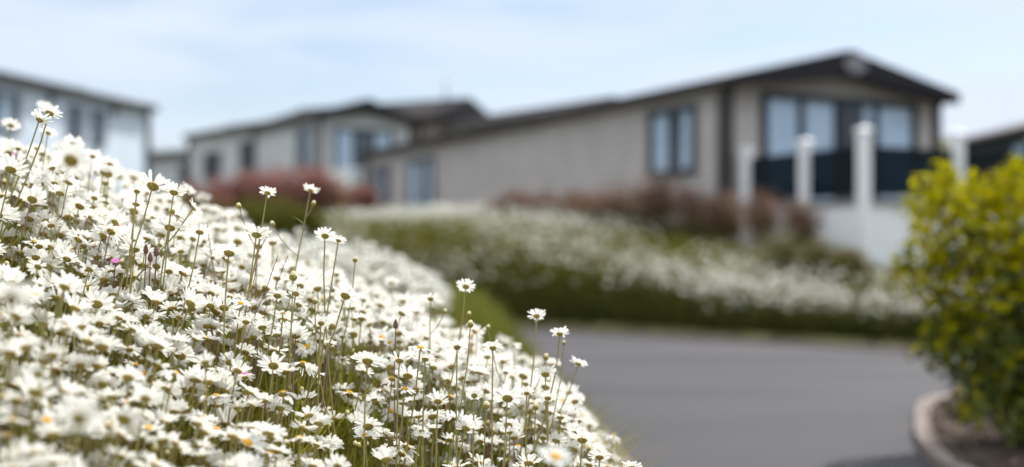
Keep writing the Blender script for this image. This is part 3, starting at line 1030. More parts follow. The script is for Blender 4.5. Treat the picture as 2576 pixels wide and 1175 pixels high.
def tube_np(P, rad, seg=5):
    P = np.asarray(P)
    d = np.gradient(P, axis=0)
    d /= np.linalg.norm(d, axis=1)[:, None] + 1e-12
    e = np.where(np.abs(d[:, :1]) < .8, np.array([[1., 0, 0]]), np.array([[0, 1., 0]]))
    a = np.cross(d, e)
    a /= np.linalg.norm(a, axis=1)[:, None]
    c = np.cross(d, a)
    t_ = np.linspace(0, 2 * math.pi, seg, endpoint=False)
    rad = np.broadcast_to(rad, (len(P),))
    V = P[:, None] + (a[:, None] * np.cos(t_)[None, :, None] + c[:, None] * np.sin(t_)[None, :, None]) * rad[:, None, None]
    Q = []
    for i in range(len(P) - 1):
        for k in range(seg):
            Q.append((i * seg + k, i * seg + (k + 1) % seg, (i + 1) * seg + (k + 1) % seg, (i + 1) * seg + k))
    return V.reshape(-1, 3), np.array(Q)


def bract(p, direction, L, W):
    """A narrow pointed leaf from p, arching out."""
    d = np.array(direction, float)
    d /= np.linalg.norm(d)
    s_ = np.cross(d, [0, 0, 1.])
    s_ /= np.linalg.norm(s_) + 1e-9
    up = np.cross(s_, d)
    V, T = [], np.linspace(0, 1, 4)
    for t_, w in zip(T, (.5, 1, .8, .06)):
        c = p + d * L * t_ - up * L * .22 * t_ * t_
        V += [c - s_ * W * w, c - up * W * .2, c + s_ * W * w]
    Q = []
    for r_ in range(3):
        b0 = 3 * r_
        Q += [(b0, b0 + 1, b0 + 4, b0 + 3), (b0 + 1, b0 + 2, b0 + 5, b0 + 4)]
    return np.array(V), np.array(Q)


def add_head(acc, h, nrm, spin, scale, k, low=False):
    Rm = npframe(nrm, spin) * scale
    V, Q = (LOW if low else VAR)[k]
    acc.add(V @ Rm.T + h, Q, 0)
    acc.add(CALYX[0] @ Rm.T + h, CALYX[1], 2)
    if not low:
        acc.add(DISC[0] @ Rm.T + h, DISC[1], 1)


def daisy(b_, h, nrm, spin, scale, k, label, group, buds=(), bracts=(), bow=0.0, rad=.00115, name='daisy', bare=False, cat='daisy'):
    """One flower as a thing: stem, petals (> disc, calyx), side buds."""
    b_ = np.array(b_, float)
    R = root(name, tuple(b_), label, cat, group)
    acc = Acc()
    C = stem_curve(b_, h, nrm, bow, 9) - b_
    acc.add(*tube_np(C, np.linspace(rad * 1.35, rad, 9)), 0)
    tips = []
    for (f, dx, dy, dz) in buds:
        i = f * (len(C) - 1)
        p = C[int(i)] + (C[min(int(i) + 1, len(C) - 1)] - C[int(i)]) * (i - int(i))
        e = p + np.array([dx, dy, dz])
        mid = p * .5 + e * .5 + np.array([dx * .18, dy * .18, -abs(dz) * .10])
        t_ = np.linspace(0, 1, 5)[:, None]
        B = (1 - t_) ** 2 * p + 2 * t_ * (1 - t_) * mid + t_ ** 2 * e
        acc.add(*tube_np(B, rad * .7), 0)
        tips.append((e, B[-1] - B[-2]))
    for (f, a, L) in bracts:
        i = int(f * (len(C) - 1))
        acc.add(*bract(C[i], (math.cos(a), .25 * math.sin(a * 3), .85), L, L * .085), 1)
    link_mesh('stem', acc.mesh('stem', [M['stem'], M['bract']], True), R)
    if not bare:
        p_ = link_mesh('petals', ME_P[k], R, tuple(np.array(h) - b_))
        p_.rotation_euler = frame(nrm, spin).to_euler()
        p_.scale = (scale,) * 3
        link_mesh('disc', ME_D, p_)
        link_mesh('calyx', ME_C, p_)
    else:
        p_ = link_mesh('bud', ME_B, R, tuple(np.array(h) - b_))
        p_.rotation_euler = frame(nrm, spin).to_euler()
        p_.scale = (scale,) * 3
    for e, d in tips:
        q = link_mesh('bud', ME_B, R, tuple(e))
        q.rotation_euler = frame(d, 0).to_euler()
        q.scale = (rng.uniform(.8, 1.05),) * 3
    return R


BACK = (.06, .50, .86)
# (px, py) of the head, distance, width in px, facing, variant, foot offset in metres, bow, buds, bracts, label
HERO = [
    (126, 282, 1.86, 66, (.22, .42, .88), 0, (-.055, .0), -.02, (), ((.55, 2.6, .012), (.72, .5, .010)), 'taller of two tall daisies leaning right against the white lodge wall'),
    (101, 300, 1.84, 58, (.30, .40, .86), 5, (-.05, .0), -.03, (), ((.6, 2.4, .016), (.78, .2, .011), (.45, .6, .02)), 'shorter of two tall daisies against the white lodge, on the brown curved stem'),
    (112, 270, 2.45, 46, (.05, .5, .86), 1, (.02, 0), 0, (), (), 'soft small daisy peeping behind the tallest daisy'),
    (28, 314, 2.3, 50, BACK, 2, (-.01, 0), 0, (), (), 'soft double looking daisy high at the left edge before the white lodge window'),
    (180, 402, 1.32, 112, (.10, .80, .60), 3, (-.02, .02), .02, (), ((.7, 2.2, .02),), 'large blurred daisy with its olive back squarely in view near the lodge windows'),
    (184, 362, 2.35, 58, (.02, .62, .78), 0, (.0, 0), 0, (), (), 'soft daisy fanned upright just above the large blurred one'),
    (28, 424, 1.75, 84, BACK, 5, (-.03, 0), 0, (), (), 'wide daisy at the left edge with a broad dark olive base'),
    (232, 392, 2.2, 52, BACK, 1, (.0, 0), 0, (), (), 'daisy with a dark neck standing right of the large blurred one'),
    (386, 466, 1.74, 92, (.16, .62, .80), 7, (-.05, 0), .0, (), (), 'large bright daisy with spread petals topping the bank before the red shrubs'),
    (438, 482, 1.84, 66, (.08, .5, .88), 5, (-.02, 0), 0, (), (), 'full daisy on a green stem right of the large bright one'),
    (490, 522, 1.86, 52, (.72, .25, .62), 1, (-.10, 0), -.02, ((.93, -.015, 0, .014),), (), 'daisy nodding over to the right beside its round bud'),
    (345, 480, 1.8, 46, BACK, 7, (.0, 0), 0, (), (), 'half open daisy left of the large bright one with a bud behind'),
    (343, 512, 1.85, 54, (.1, .45, .9), 2, (-.01, 0), 0, (), (), 'flat daisy with slim petals below the half open daisy'),
    (673, 484, 1.90, 48, (.12, .5, .86), 1, (-.035, 0), .02, ((.80, -.028, 0, .064), (.80, .014, 0, .020)), ((.8, 2.6, .008),), 'lone tall daisy before the red shrubs with a bud on a side stalk'),
    (782, 478, 2.02, 46, (.22, .45, .86), 5, (-.03, 0), .0, ((.90, .012, 0, .020), (.76, -.040, 0, .050)), ((.88, 2.5, .024), (.84, .6, .026), (.60, .5, .024)), 'lone daisy on a thick leafy stem before the white deck'),
    (646, 588, 1.84, 74, (.10, .48, .88), 5, (-.02, 0), 0, (), (), 'broad daisy under the lone tall one with petals raised like a fan'),
    (818, 592, 1.87, 58, (.02, .60, .80), 0, (.015, 0), .0, (), (), 'round daisy whose olive back is seen against the far pale flowers'),
    (852, 604, 1.92, 42, (.2, .5, .86), 2, (-.02, 0), 0, (), (), 'small daisy tucked right of the round daisy'),
    (577, 634, 1.80, 82, BACK, 2, (.0, 0), 0, (), (), 'wide flat daisy with a long dark olive base in mid bank'),
    (503, 582, 1.84, 60, (.1, .45, .9), 7, (-.03, 0), -.02, (), (), 'open daisy with few petals on a long green curved stem'),
    (428, 570, 1.85, 82, (.05, .5, .88), 2, (-.01, 0), 0, (), (), 'wide daisy with slim spread petals at the shoulder of the bank'),
    (698, 742, 1.78, 60, (.05, .58, .8), 8, (-.03, 0), 0, (), (), 'sharp daisy with drooping rounded petals in the middle of the bank'),
    (745, 738, 1.80, 50, (.15, .75, .62), 5, (.005, 0), .0, (), (), 'sharp daisy showing a mustard back right of the drooping one'),
    (870, 742, 1.76, 76, (.28, .60, .76), 0, (-.055, 0), -.03, (), (), 'sharp wide daisy leaning right on two crossing stems in mid bank'),
    (808, 812, 1.82, 50, (.0, .68, .72), 5, (.0, 0), 0, (), (), 'compact daisy with round olive back below the wide leaning one'),
    (1083, 750, 2.08, 50, (.0, .5, .86), 4, (.0, 0), 0, ((.85, .024, 0, .036),), (), 'soft daisy on the right shoulder before the green verge'),
    (1172, 720, 2.02, 52, (.06, .66, .74), 0, (-.03, 0), -.01, ((.85, .010, 0, .014),), (), 'daisy standing clear on a purple stem before the dark far bank'),
    (1350, 794, 2.0, 50, (.02, .66, .74), 1, (-.025, 0), -.01, ((.70, .027, 0, .066),), ((.62, 2.6, .022),), 'lone cupped daisy rising above the road edge'),
    (1408, 838, 1.95, 54, (.05, .45, .88), 1, (-.05, 0), -.01, (), ((.55, 1.9, .014),), 'flat topped daisy rising before the grey road'),
    (1455, 914, 2.05, 50, (.35, .45, .8), 10, (-.075, 0), -.02, (), (), 'ragged daisy with a gap in its petals alone before the road'),
    (1240, 874, 1.88, 54, (.02, .58, .8), 0, (.0, 0), 0, (), (), 'neat round daisy just below the green verge'),
    (1193, 994, 1.76, 48, (.02, .80, .6), 5, (.0, 0), 0, (), (), 'sharp small daisy showing a round scaly olive back'),
    (1277, 1000, 1.74, 80, (.08, .72, .68), 0, (-.01, 0), 0, (), (), 'sharpest large daisy with radiating petals on the right of the bank'),
    (1102, 1008, 1.78, 62, (.05, .62, .78), 7, (.0, 0), 0, (), (), 'sharp daisy with separate petals left of the scaly backed one'),
    (1173, 1076, 1.74, 66, (.30, .66, .68), 11, (-.03, 0), 0, (), (), 'sharp daisy leaning right with a mustard back low on the right'),
    (1058, 874, 1.80, 60, (.16, -.1, .98), 6, (-.02, 0), -.02, (), (), 'daisy tipped to show its yellow centre left of the verge'),
    (1018, 978, 1.78, 58, (.10, -.12, .98), 6, (-.02, 0), 0, (), (), 'flat daisy with a yellow centre showing low in the bank'),
    (1150, 872, 1.84, 56, (.0, .62, .8), 8, (.0, 0), 0, (), (), 'daisy with full drooping skirt left of the long budded stem'),
    (1070, 902, 1.82, 54, BACK, 2, (.0, 0), 0, (), (), 'wide flat daisy under the yellow centred one'),
    (1372, 940, 1.93, 64, (.02, .58, .8), 1, (.01, 0), 0, (), (), 'tall fanned daisy at the road side of the bank'),
    (1378, 1000, 1.9, 52, (.02, .58, .8), 0, (.0, 0), 0, (), (), 'daisy low at the road side with an oval olive base'),
    (1465, 1104, 1.78, 76, (.10, .48, .88), 7, (-.02, 0), -.01, (), (), 'large clear daisy at the lower right rim of the bank'),
    (1508, 1148, 1.78, 64, (.06, .56, .82), 0, (-.01, 0), 0, (), (), 'last clear daisy at the bottom right rim beside the road'),
    (1330, 1162, 1.76, 74, (.05, .5, .86), 7, (.0, 0), 0, (), (), 'broad daisy at the bottom edge with separate petals'),
    (1590, 1174, 1.85, 56, BACK, 1, (-.01, 0), 0, (), (), 'daisy cut by the bottom edge furthest out over the road'),
    (1398, 1148, 1.22, 92, (.25, -.45, .86), 4, (-.02, 0), 0, (), (), 'big blurred daisy facing us with a yellow eye at the bottom'),
    (1432, 1040, 2.2, 62, (.05, .7, .7), 1, (.0, 0), 0, (), (), 'soft daisy bulging over the right rim above the road'),
    (606, 762, 1.78, 52, (.3, -.3, .9), 4, (-.01, 0), 0, (), (), 'daisy turned to show an amber eye in mid bank'),
    (712, 788, 1.80, 40, (.15, -.05, .98), 6, (-.01, 0), 0, (), (), 'small daisy with a bright yellow centre in mid bank'),
    (925, 905, 1.72, 84, BACK, 2, (.0, 0), 0, (), (), 'wide daisy seen edge on in the lower middle'),
    (1005, 905, 1.78, 64, (.05, .5, .86), 7, (.0, 0), 0, (), (), 'daisy with raised separate petals beside a green bud'),
    (30, 745, .98, 130, (.1, .55, .83), 1, (.0, .0), 0, (), (), 'huge blurred daisy at the left edge of the frame'),
    (200, 1050, 1.02, 132, (.05, .80, .6), 3, (.0, .0), 0, (), (), 'huge blurred daisy with a smudged olive eye at lower left'),
    (1325, 988, 1.82, 44, (.05, .6, .8), 9, (.0, 0), 0, (), (), 'small half closed daisy right of the sharpest large one'),
]
ind = []
for (px, py, Y, wpx, nrm, k, (ox, oy), bow, buds, br, lab) in HERO:
    h = at(px, py, Y)
    bx_, by_ = h.x + ox * 2.2, h.y + oy - .03
    zb = min(gz(bx_, by_), h.z - .15)
    nv = Vector(nrm).normalized()
    scl = wpx / F * Y / (2 * HR * .93)
    hh = np.array(h) - np.array(nv) * .006 * scl
    daisy((bx_, by_, zb - .01), hh, nrm, rng.uniform(0, 6), scl, k, lab, None, buds, br, bow)
# closed buds that stand clear
for (px, py, Y, ox, s_, lab, buds, br, bow) in [
    (1183, 824, 1.80, -.045, 1.0, 'closed daisy bud on a long green stem rising right of centre', (), ((.35, .6, .03), (.62, 2.4, .016), (.9, .4, .010)), .02),
    (737, 706, 1.80, -.012, 1.25, 'opening daisy bud on a red stem above the mustard backed daisy', (), (), .03),
    (792, 765, 1.80, .03, .85, 'small closed bud on a thin stem right of the mustard backed daisy', (), (), .02),
    (1228, 830, 2.0, .11, .8, 'pale closed bud bowing left before the green verge', (), (), .25),
    (893, 660, 1.95, -.04, .85, 'closed bud on a slanting stem at the bank crest', (), (), 0.02),
    (1347, 1062 - 30, 1.80, -.01, 1.0, 'green bud standing low by the sharpest daisies', (), (), 0.0),
    (1418, 868, 1.98, -.05, .7, 'tiny green bud beside the flat topped daisy stem', (), (), 0.02),
    (1222, 1030, 1.78, -.02, 1.1, 'plump green bud with white tip by the scaly backed daisy', (), (), .05)]:
    h = at(px, py, Y)
    bx_, by_ = h.x + ox * 2, h.y - .03
    daisy((bx_, by_, gz(bx_, by_) - .01), np.array(h), (.05, .1, 1), 0, s_, 0, lab, None, buds, br, bow, .0009, 'daisy_bud', True, 'flower bud')
n_hero = len(HERO)

# the crowd on the near bank
def field_noise(x, y):
    return (np.sin(x * 9.1 + y * 3.7) + np.sin(x * 4.3 - y * 7.9 + 1.3) + np.sin(x * 15.7 + y * 12.1 + .4) * .6) / 2.6


n = 13500
ys = rng.uniform(.80 ** 1.8, 3.3 ** 1.8, n) ** (1 / 1.8)
xs = rng.uniform(-.52 * ys - .55, .32, n)
fn = field_noise(xs, ys)
keep = rng.uniform(size=n) < np.clip(.72 + .55 * fn, .08, 1) * np.where(ys > 1.65, .78, 1)
keep &= (sdist(KL, xs, ys) > .06)
# the thin outer rim of the stand, towards the road
keep &= rng.uniform(size=n) < np.clip((.265 - xs) / .15, 0, 1)
xs, ys = xs[keep], ys[keep]
n = len(xs)
jz = rng.normal(size=n) * .014 + .002 - rng.exponential(.050, n).clip(0, .18) + (rng.uniform(size=n) < .11) * rng.uniform(.01, .075, n)
zs = flower_top(xs, ys) + CZ + jz
g = ground_z(xs, ys)
zs = np.maximum(zs, g + .10)
nr = np.stack([rng.normal(size=n) * .20 + .10, rng.normal(size=n) * .20 + .44, np.full(n, .85)], 1)
face = rng.uniform(size=n) < .016
nr[face] = np.stack([rng.normal(size=face.sum()) * .3, rng.normal(size=face.sum()) * .2 - .35, np.full(face.sum(), .85)], 1)
nr /= np.linalg.norm(nr, axis=1)[:, None]
sc_ = np.clip(rng.normal(size=n) * .13 + .88, .5, 1.15)
kk = np.where(rng.uniform(size=n) < .10, rng.integers(12, 15, n), rng.integers(0, 12, n))
spin = rng.uniform(0, 6.28, n)
pxs = 1288 + F * xs / ys
pys = 640 - F * (zs - CZ) / ys
# the ones that show largest become plants of their own
vis = (pxs > 10) & (pxs < 2566) & (pys > 60) & (pys < 1168) & (ys > .9)
order = np.argsort(np.where(vis, ys, 99))
own = set(order[:300 - n_hero].tolist())
acc = Acc()
GRP = 'white daisies crowding the near flower bank'
for i in range(n):
    h = np.array([xs[i], ys[i], zs[i]])
    lean = np.array([rng.normal() * .03 - .03, rng.normal() * .03 - .02])
    b_ = np.array([h[0] + lean[0], h[1] + lean[1], 0])
    b_[2] = min(gz(b_[0], b_[1]) - .01, h[2] - .08)
    if i in own:
        eye = nr[i][1] < 0
        soft = ys[i] < 1.45
        lab = ('blurred white daisy turned to show its yellow centre among its neighbours' if eye else
               'white daisy seen from behind, crowded among its neighbours low in the near bank')
        bud = ((rng.uniform(.5, .8), rng.normal() * .02, 0.005, rng.uniform(.02, .04)),) if rng.uniform() < .32 else ()
        br = ((rng.uniform(.4, .8), rng.uniform(0, 3.1), rng.uniform(.010, .022)),) if rng.uniform() < .4 else ()
        daisy(b_, h, nr[i], spin[i], sc_[i], int(kk[i]), lab, GRP + (' with yellow centres showing' if eye else ''), bud, br, rng.normal() * .04)
    else:
        add_head(acc, h, nr[i], spin[i], sc_[i], int(kk[i]))
        acc.add(*tube_np(stem_curve(b_, h, nr[i], rng.normal() * .05, 6), .00105, 4), 3)
        if rng.uniform() < .6:
            C = stem_curve(b_, h, nr[i], 0, 5)
            acc.add(*bract(C[int(rng.integers(1, 4))], (rng.normal(), rng.normal() * .4, .9), rng.uniform(.015, .04), .0024), 4)
        if rng.uniform() < .34:      # a side bud
            C = stem_curve(b_, h, nr[i], 0, 6)
            e = C[3] + np.array([rng.normal() * .03, rng.normal() * .02, rng.uniform(.03, .075)])
            acc.add(*tube_np(np.stack([C[3], (C[3] + e) / 2 + [0, 0, -.004], e]), .0008, 4), 3)
            acc.add(BUDC[0] * .9 + e, BUDC[1], 2)
            acc.add(BUDT[0] * .9 + e, BUDT[1], 5)
print('near daisies', n, 'own', len(own))
tag(link_mesh('daisy_stand', acc.mesh('daisy_stand', MATS, True)), 'dense stand of white daisies covering the rest of the near bank', 'daisies', kind='stuff')

# the same bank further along: fainter, out of focus
acc = Acc()
n = 5200
ys = rng.uniform(3.2, 7.4, n)
xs = rng.uniform(-.56 * ys - .2, .1, n)
keep = (rng.uniform(size=n) < np.clip((-.050 * ys + .02 - xs) / .12, 0, 1) * np.clip((7.6 - ys) / 1.5, 0, 1))
xs, ys = xs[keep], ys[keep]
zs = flower_top(xs, ys) + CZ + rng.normal(size=len(xs)) * .022 - .03
zs = np.maximum(zs, ground_z(xs, ys) + .12)
for i in range(len(xs)):
    h = np.array([xs[i], ys[i], zs[i]])
    nrm = np.array([rng.normal() * .25 + .05, rng.normal() * .25 + .45, .85])
    add_head(acc, h, nrm, rng.uniform(0, 6.28), rng.normal() * .1 + 1.0, int(rng.integers(0, 4)), True)
    b_ = h + np.array([rng.normal() * .03, rng.normal() * .03, -.30])
    acc.add(*tube_np(np.stack([b_, (b_ + h) / 2, h]), .0012, 3), 3)
tag(link_mesh('daisy_drift', acc.mesh('daisy_drift', MATS, True)), 'pale drift of daisies further along the near bank above the green verge', 'daisies', kind='stuff')

# flowers on the far bank across the road
n = 27000
s_ = rng.uniform(-8.5, 6.5, n)
d_ = rng.uniform(.22, 4.6, n)
xs = .19 + .748 * s_ + .664 * d_
ys = 13.3 - .664 * s_ + .748 * d_
df = sdist(KF, xs, ys)
tt = sstep(.6, 4.6, s_)
lo = .06 + .14 * np.sin(xs * 2.1 + ys) + .12 * np.sin(xs * 5.3 - ys * 2.0)
patch = .50 + .55 * np.sin(xs * 1.7 + 1.0) * np.sin(ys * 1.3 + xs * .4) + .25 * np.sin(xs * 4.1 + ys * 2.9)
keep = (df > lo) & (df < 4.2 - 2.2 * sstep(-2.5, .8, s_)) & (rng.uniform(size=n) < np.clip((df - lo) / .75, .05, 1) * np.clip(patch, .12, 1) * np.clip((s_ + 7.6) / 1.8, 0, 1) * (.75 + .9 * tt))
# nothing inside the deck or the lodge
dk = (xs - C1.x) * v1.x + (ys - C1.y) * v1.y
al = (xs - C1.x) * u1.x + (ys - C1.y) * u1.y
keep &= ~((dk > -.15) & (al > -2.65))
xs, ys, tt = xs[keep], ys[keep], tt[keep]
zs = ground_z(xs, ys) + .34 * (1 - tt) + .27 * tt + rng.normal(size=len(xs)) * .06
a = np.linspace(0, 2 * math.pi, 8, endpoint=False)
FAR = np.concatenate([np.stack([.007 * np.cos(a), .007 * np.sin(a), np.zeros(8)], 1), np.stack([.0190 * np.cos(a) * (1 + .1 * np.cos(3 * a)), .0190 * np.sin(a), np.full(8, .006)], 1)])
FQ = np.array([(k, (k + 1) % 8, 8 + (k + 1) % 8, 8 + k) for k in range(8)])
FC = rings([(.0012, -.003), (.0075, -.0005), (.0065, .0045), (.0005, .006)], 6)
acc = Acc()
for i in range(len(xs)):
    h = np.array([xs[i], ys[i], zs[i]])
    Rm = npframe((rng.normal() * .3, rng.normal() * .3 + .45, .85), rng.uniform(0, 6)) * rng.uniform(.8, 1.2)
    acc.add(FAR @ Rm.T + h, FQ, 0)
    acc.add(FC[0] @ Rm.T + h, FC[1], 2)
    b_ = h + np.array([rng.normal() * .04, rng.normal() * .04, -.36])
    acc.add(*tube_np(np.stack([b_, h]), .0013, 3), 3)
print('far daisies', len(xs))
tag(link_mesh('far_daisy_bank', acc.mesh('far_daisy_bank', MATS, False)), 'masses of small white daisies on the bank across the road', 'daisies', kind='stuff')


# ------------------------------------------------------------------ grass
def blades(x, y, z, hgt, wid, rr, lean=.35, rows=3):
    n_ = len(x)
    a = rr.uniform(0, 2 * math.pi, n_)
    ln = rr.uniform(.05, lean, n_) * hgt
    dx, dy = np.cos(a) * ln, np.sin(a) * ln
    b_ = rr.uniform(0, 2 * math.pi, n_)
    sx, sy = np.cos(b_) * wid / 2, np.sin(b_) * wid / 2
    T = np.linspace(0, 1, rows)
    V = []
    for t_ in T:
        w = 1 - t_ ** 1.6 * .94
        cx_, cy_, cz_ = x + dx * t_ ** 2, y + dy * t_ ** 2, z + hgt * (t_ - .12 * t_ ** 2)
        V += [np.stack([cx_ - sx * w, cy_ - sy * w, cz_], 1), np.stack([cx_ + sx * w, cy_ + sy * w, cz_], 1)]
    V = np.stack(V, 1).reshape(-1, 3)
    k = np.arange(n_)[:, None] * (2 * rows)
    Q = np.concatenate([k + np.array([[2 * r_, 2 * r_ + 1, 2 * r_ + 3, 2 * r_ + 2]]) for r_ in range(rows - 1)])
    return V, Q


n = 60000
ys = rng.uniform(.75 ** 2, 3.6 ** 2, n) ** .5
xs = rng.uniform(-.52 * ys - .5, .36, n)
keep = sdist(KL, xs, ys) > .03
xs, ys = xs[keep], ys[keep]
hg = rng.uniform(.15, .345, len(xs)) * np.clip((.42 - xs) / .25, .3, 1)
V, Q = blades(xs, ys, ground_z(xs, ys) - .01, hg, rng.uniform(.0022, .0055, len(xs)), rng, .75, 4)
tag(link_mesh('bank_grass', np_mesh('bank_grass', V, Q, None, None, [M['grass']])), 'olive grass and thin stems between the near daisies', 'grass', kind='stuff')

n = 60000
ys = rng.uniform(3.2, 12.5, n)
xs = rng.uniform(-.56 * ys - .3, .5, n)
keep = sdist(KL, xs, ys) > .07
xs, ys = xs[keep], ys[keep]
hg = rng.uniform(.10, .24, len(xs))
V, Q = blades(xs, ys, ground_z(xs, ys) - .01, hg, rng.uniform(.004, .009, len(xs)), rng, .6)
tag(link_mesh('verge_grass', np_mesh('verge_grass', V, Q, None, None, [M['verge']])), 'bright green grass verge behind the near daisies along the kerb', 'grass', kind='stuff')

n = 105000
s_ = rng.uniform(-14, 8, n)
d_ = rng.uniform(.02, 5.2, n) * rng.uniform(.25, 1, n)
xs = .19 + .748 * s_ + .664 * d_
ys = 13.3 - .664 * s_ + .748 * d_
df = sdist(KF, xs, ys)
dk = (xs - C1.x) * v1.x + (ys - C1.y) * v1.y
al = (xs - C1.x) * u1.x + (ys - C1.y) * u1.y
keep = (df > .07) & ~((dk > -.05) & (al > -2.5))
xs, ys, df, s_ = xs[keep], ys[keep], df[keep], s_[keep]
tt = sstep(.6, 4.6, s_)
hg = rng.uniform(.18, .42, len(xs)) * np.clip(df / .3, .50, 1) * (1 - .28 * tt) * np.where(df > 1.0, 1.25, 1) * np.where(df > 2.6, .6, 1)
V, Q = blades(xs, ys, ground_z(xs, ys) - .02, hg, rng.uniform(.006, .015, len(xs)), rng, .55)
# the dense fringe that hangs over the far kerb
ne = 14000
se = rng.uniform(-9, 7.5, ne)
de = rng.uniform(.03, .42, ne)
xe, ye = .19 + .748 * se + .664 * de, 13.3 - .664 * se + .748 * de
fe = sdist(KF, xe, ye)
kp = (fe > .06) & (fe < .6)
xe, ye = xe[kp], ye[kp]
Ve, Qe = blades(xe, ye, ground_z(xe, ye) - .02, rng.uniform(.14, .30, len(xe)), rng.uniform(.007, .015, len(xe)), rng, .5)
mi_ = np.concatenate([np.tile((df + rng.normal(size=len(df)) * .35 > 1.0).astype(np.int32), 2), np.zeros(len(Qe), np.int32)])  # front blades get the painted shade colour, upper ones the lighter meadow green
Q = np.concatenate([Q, Qe + len(V)])
V = np.concatenate([V, Ve])
tag(link_mesh('far_bank_grass', np_mesh('far_bank_grass', V, Q, None, mi_, [M['bankgrass_shade'], M['meadow']])), 'green grass and stems of the bank across the road, shaded front painted darker', 'grass', kind='stuff')

# rough grass on the rising ground among the lodges
n = 26000
xs = rng.uniform(-16, 8, n)
ys = rng.uniform(15, 40, n)
df = sdist(KF, xs, ys)
keep = df > 3.5
for (C_, u_, v_, L_, W_) in ((C1, u1, v1, 13.5, 4), (C0, d0, v0, 11.5, 4), (C2, u2, v2, 5.6, 3.3), (C3, u3, v3, 7.5, 5.8)):
    a_ = (xs - C_.x) * u_.x + (ys - C_.y) * u_.y
    b_ = (xs - C_.x) * v_.x + (ys - C_.y) * v_.y
    keep &= ~((a_ > -.1) & (a_ < L_ + .1) & (b_ > -.1) & (b_ < W_ + .1))
a_ = (xs - C1.x) * u1.x + (ys - C1.y) * u1.y
b_ = (xs - C1.x) * v1.x + (ys - C1.y) * v1.y
keep &= ~((a_ > -2.6) & (a_ < .2) & (b_ > .0) & (b_ < 4.2))
xs, ys = xs[keep], ys[keep]
V, Q = blades(xs, ys, ground_z(xs, ys) - .02, rng.uniform(.12, .34, len(xs)), rng.uniform(.015, .035, len(xs)), rng, .6)
tag(link_mesh('meadow_grass', np_mesh('meadow_grass', V, Q, None, None, [M['verge']])), 'rough green grass on the rising ground below the lodges', 'grass', kind='stuff')

# ------------------------------------------------------------------ small wild flowers among the daisies
def campion(px, py, Y, s_, label):
    h = np.array(at(px, py, Y))
    b_ = np.array([h[0] - .02, h[1] - .02, 0])
    b_[2] = gz(b_[0], b_[1]) - .01
    R = root('campion', tuple(b_), label, 'pink flower', 'pink campion flowers dotted in the near bank')
    s_ *= .62
    C = stem_curve(b_, h, (.1, .2, 1), .05, 7) - b_
    link_mesh('stem', np_mesh('stem', *tube_np(C, .001), None, None, [M['husk']], True), R)
    acc = Acc()
    fr_ = npframe((.2, -.4, .8), 1.0) * s_
    for i in range(5):
        a = 2 * math.pi * i / 5
        for da in (-.24, .24):
            e = np.array([math.cos(a + da), math.sin(a + da), 0])
            t_ = np.array([-e[1], e[0], 0])
            V = np.array([e * .001 - t_ * .0008, e * .001 + t_ * .0008, e * .006 + t_ * .0028 + [0, 0, .001], e * .0105 + t_ * .002 + [0, 0, .0005], e * .0105 - t_ * .002 + [0, 0, .0005], e * .006 - t_ * .0028 + [0, 0, .001]])
            acc.add(V @ fr_.T + (h - b_), np.array([(0, 1, 2, 5), (5, 2, 3, 4)]), 0)
    link_mesh('petals', acc.mesh('petals', [M['campion']], False), R)
    cv = rings([(.0008, -.011), (.0028, -.009), (.0034, -.005), (.0022, -.0005)], 8)
    link_mesh('calyx', np_mesh('calyx', cv[0] @ fr_.T + (h - b_), cv[1], None, None, [M['husk']], True), R)


for a in [(290, 656, 1.8, 1.0, 'pink campion low among daisies beneath the white lodge'), (617, 945, 1.7, 1.3, 'brightest pink campion in the middle of the near bank'),
          (580, 1166, 1.55, 1.4, 'pink campion at the bottom edge of the near bank'), (668, 1084, 1.65, .9, 'small pink campion below the brightest one'), (38, 388, 2.2, .9, 'pink campion at the left edge near the lodge wall')]:
    campion(*a)

# dark purple bud heads and a blurred lilac spike
def husk(px, py, Y, label):
    h = np.array(at(px, py, Y))
    b_ = np.array([h[0] - .015, h[1] - .02, 0])
    b_[2] = gz(b_[0], b_[1]) - .01
    R = root('seed_head', tuple(b_), label, 'seed head', 'dark purple seed heads in the near bank')
    C = stem_curve(b_, h, (.1, .1, 1), .06, 7) - b_
    link_mesh('stem', np_mesh('stem', *tube_np(C, .0009), None, None, [M['husk']], True), R)
    cv = rings([(.0008, 0), (.0032, .002), (.0040, .006), (.0030, .011), (.0012, .0145), (.0003, .016)], 9)
    link_mesh('capsule', np_mesh('capsule', cv[0] + (h - b_), cv[1], None, None, [M['husk']], True), R)


for a in [(367, 640, 1.80, 'dark purple seed capsule, leftmost of three by the bank shoulder'), (393, 646, 1.80, 'dark purple seed capsule, rightmost of three by the bank shoulder'), (378, 660, 1.79, 'grey purple seed capsule hanging lowest of three by the shoulder'),
          (995, 828, 1.85, 'brown seed capsule nodding in the right of the bank')]:
    husk(*a)
h = np.array(at(560, 560, 3.2))
b_ = np.array([h[0], h[1], gz(h[0], h[1]) - .01])
R = root('lilac_spike', tuple(b_), 'single blurred lilac flower spike at the crest of the bank', 'flower spike')
link_mesh('stem', np_mesh('stem', *tube_np(np.stack([b_ - b_, (h - b_) * .5, h - b_]), .0014), None, None, [M['husk']], True), R)
nn = rng.normal(size=(90, 3))
nn /= np.linalg.norm(nn, axis=1)[:, None]
V, Q = leaf_quads(nn * np.array([.010, .010, 0]) + np.stack([np.zeros(90), np.zeros(90), rng.uniform(-.05, .01, 90)], 1) + (h - b_), nn, .013, .009, rng)
link_mesh('blossom', np_mesh('blossom', V, Q, None, None, [M['lilac']]), R)

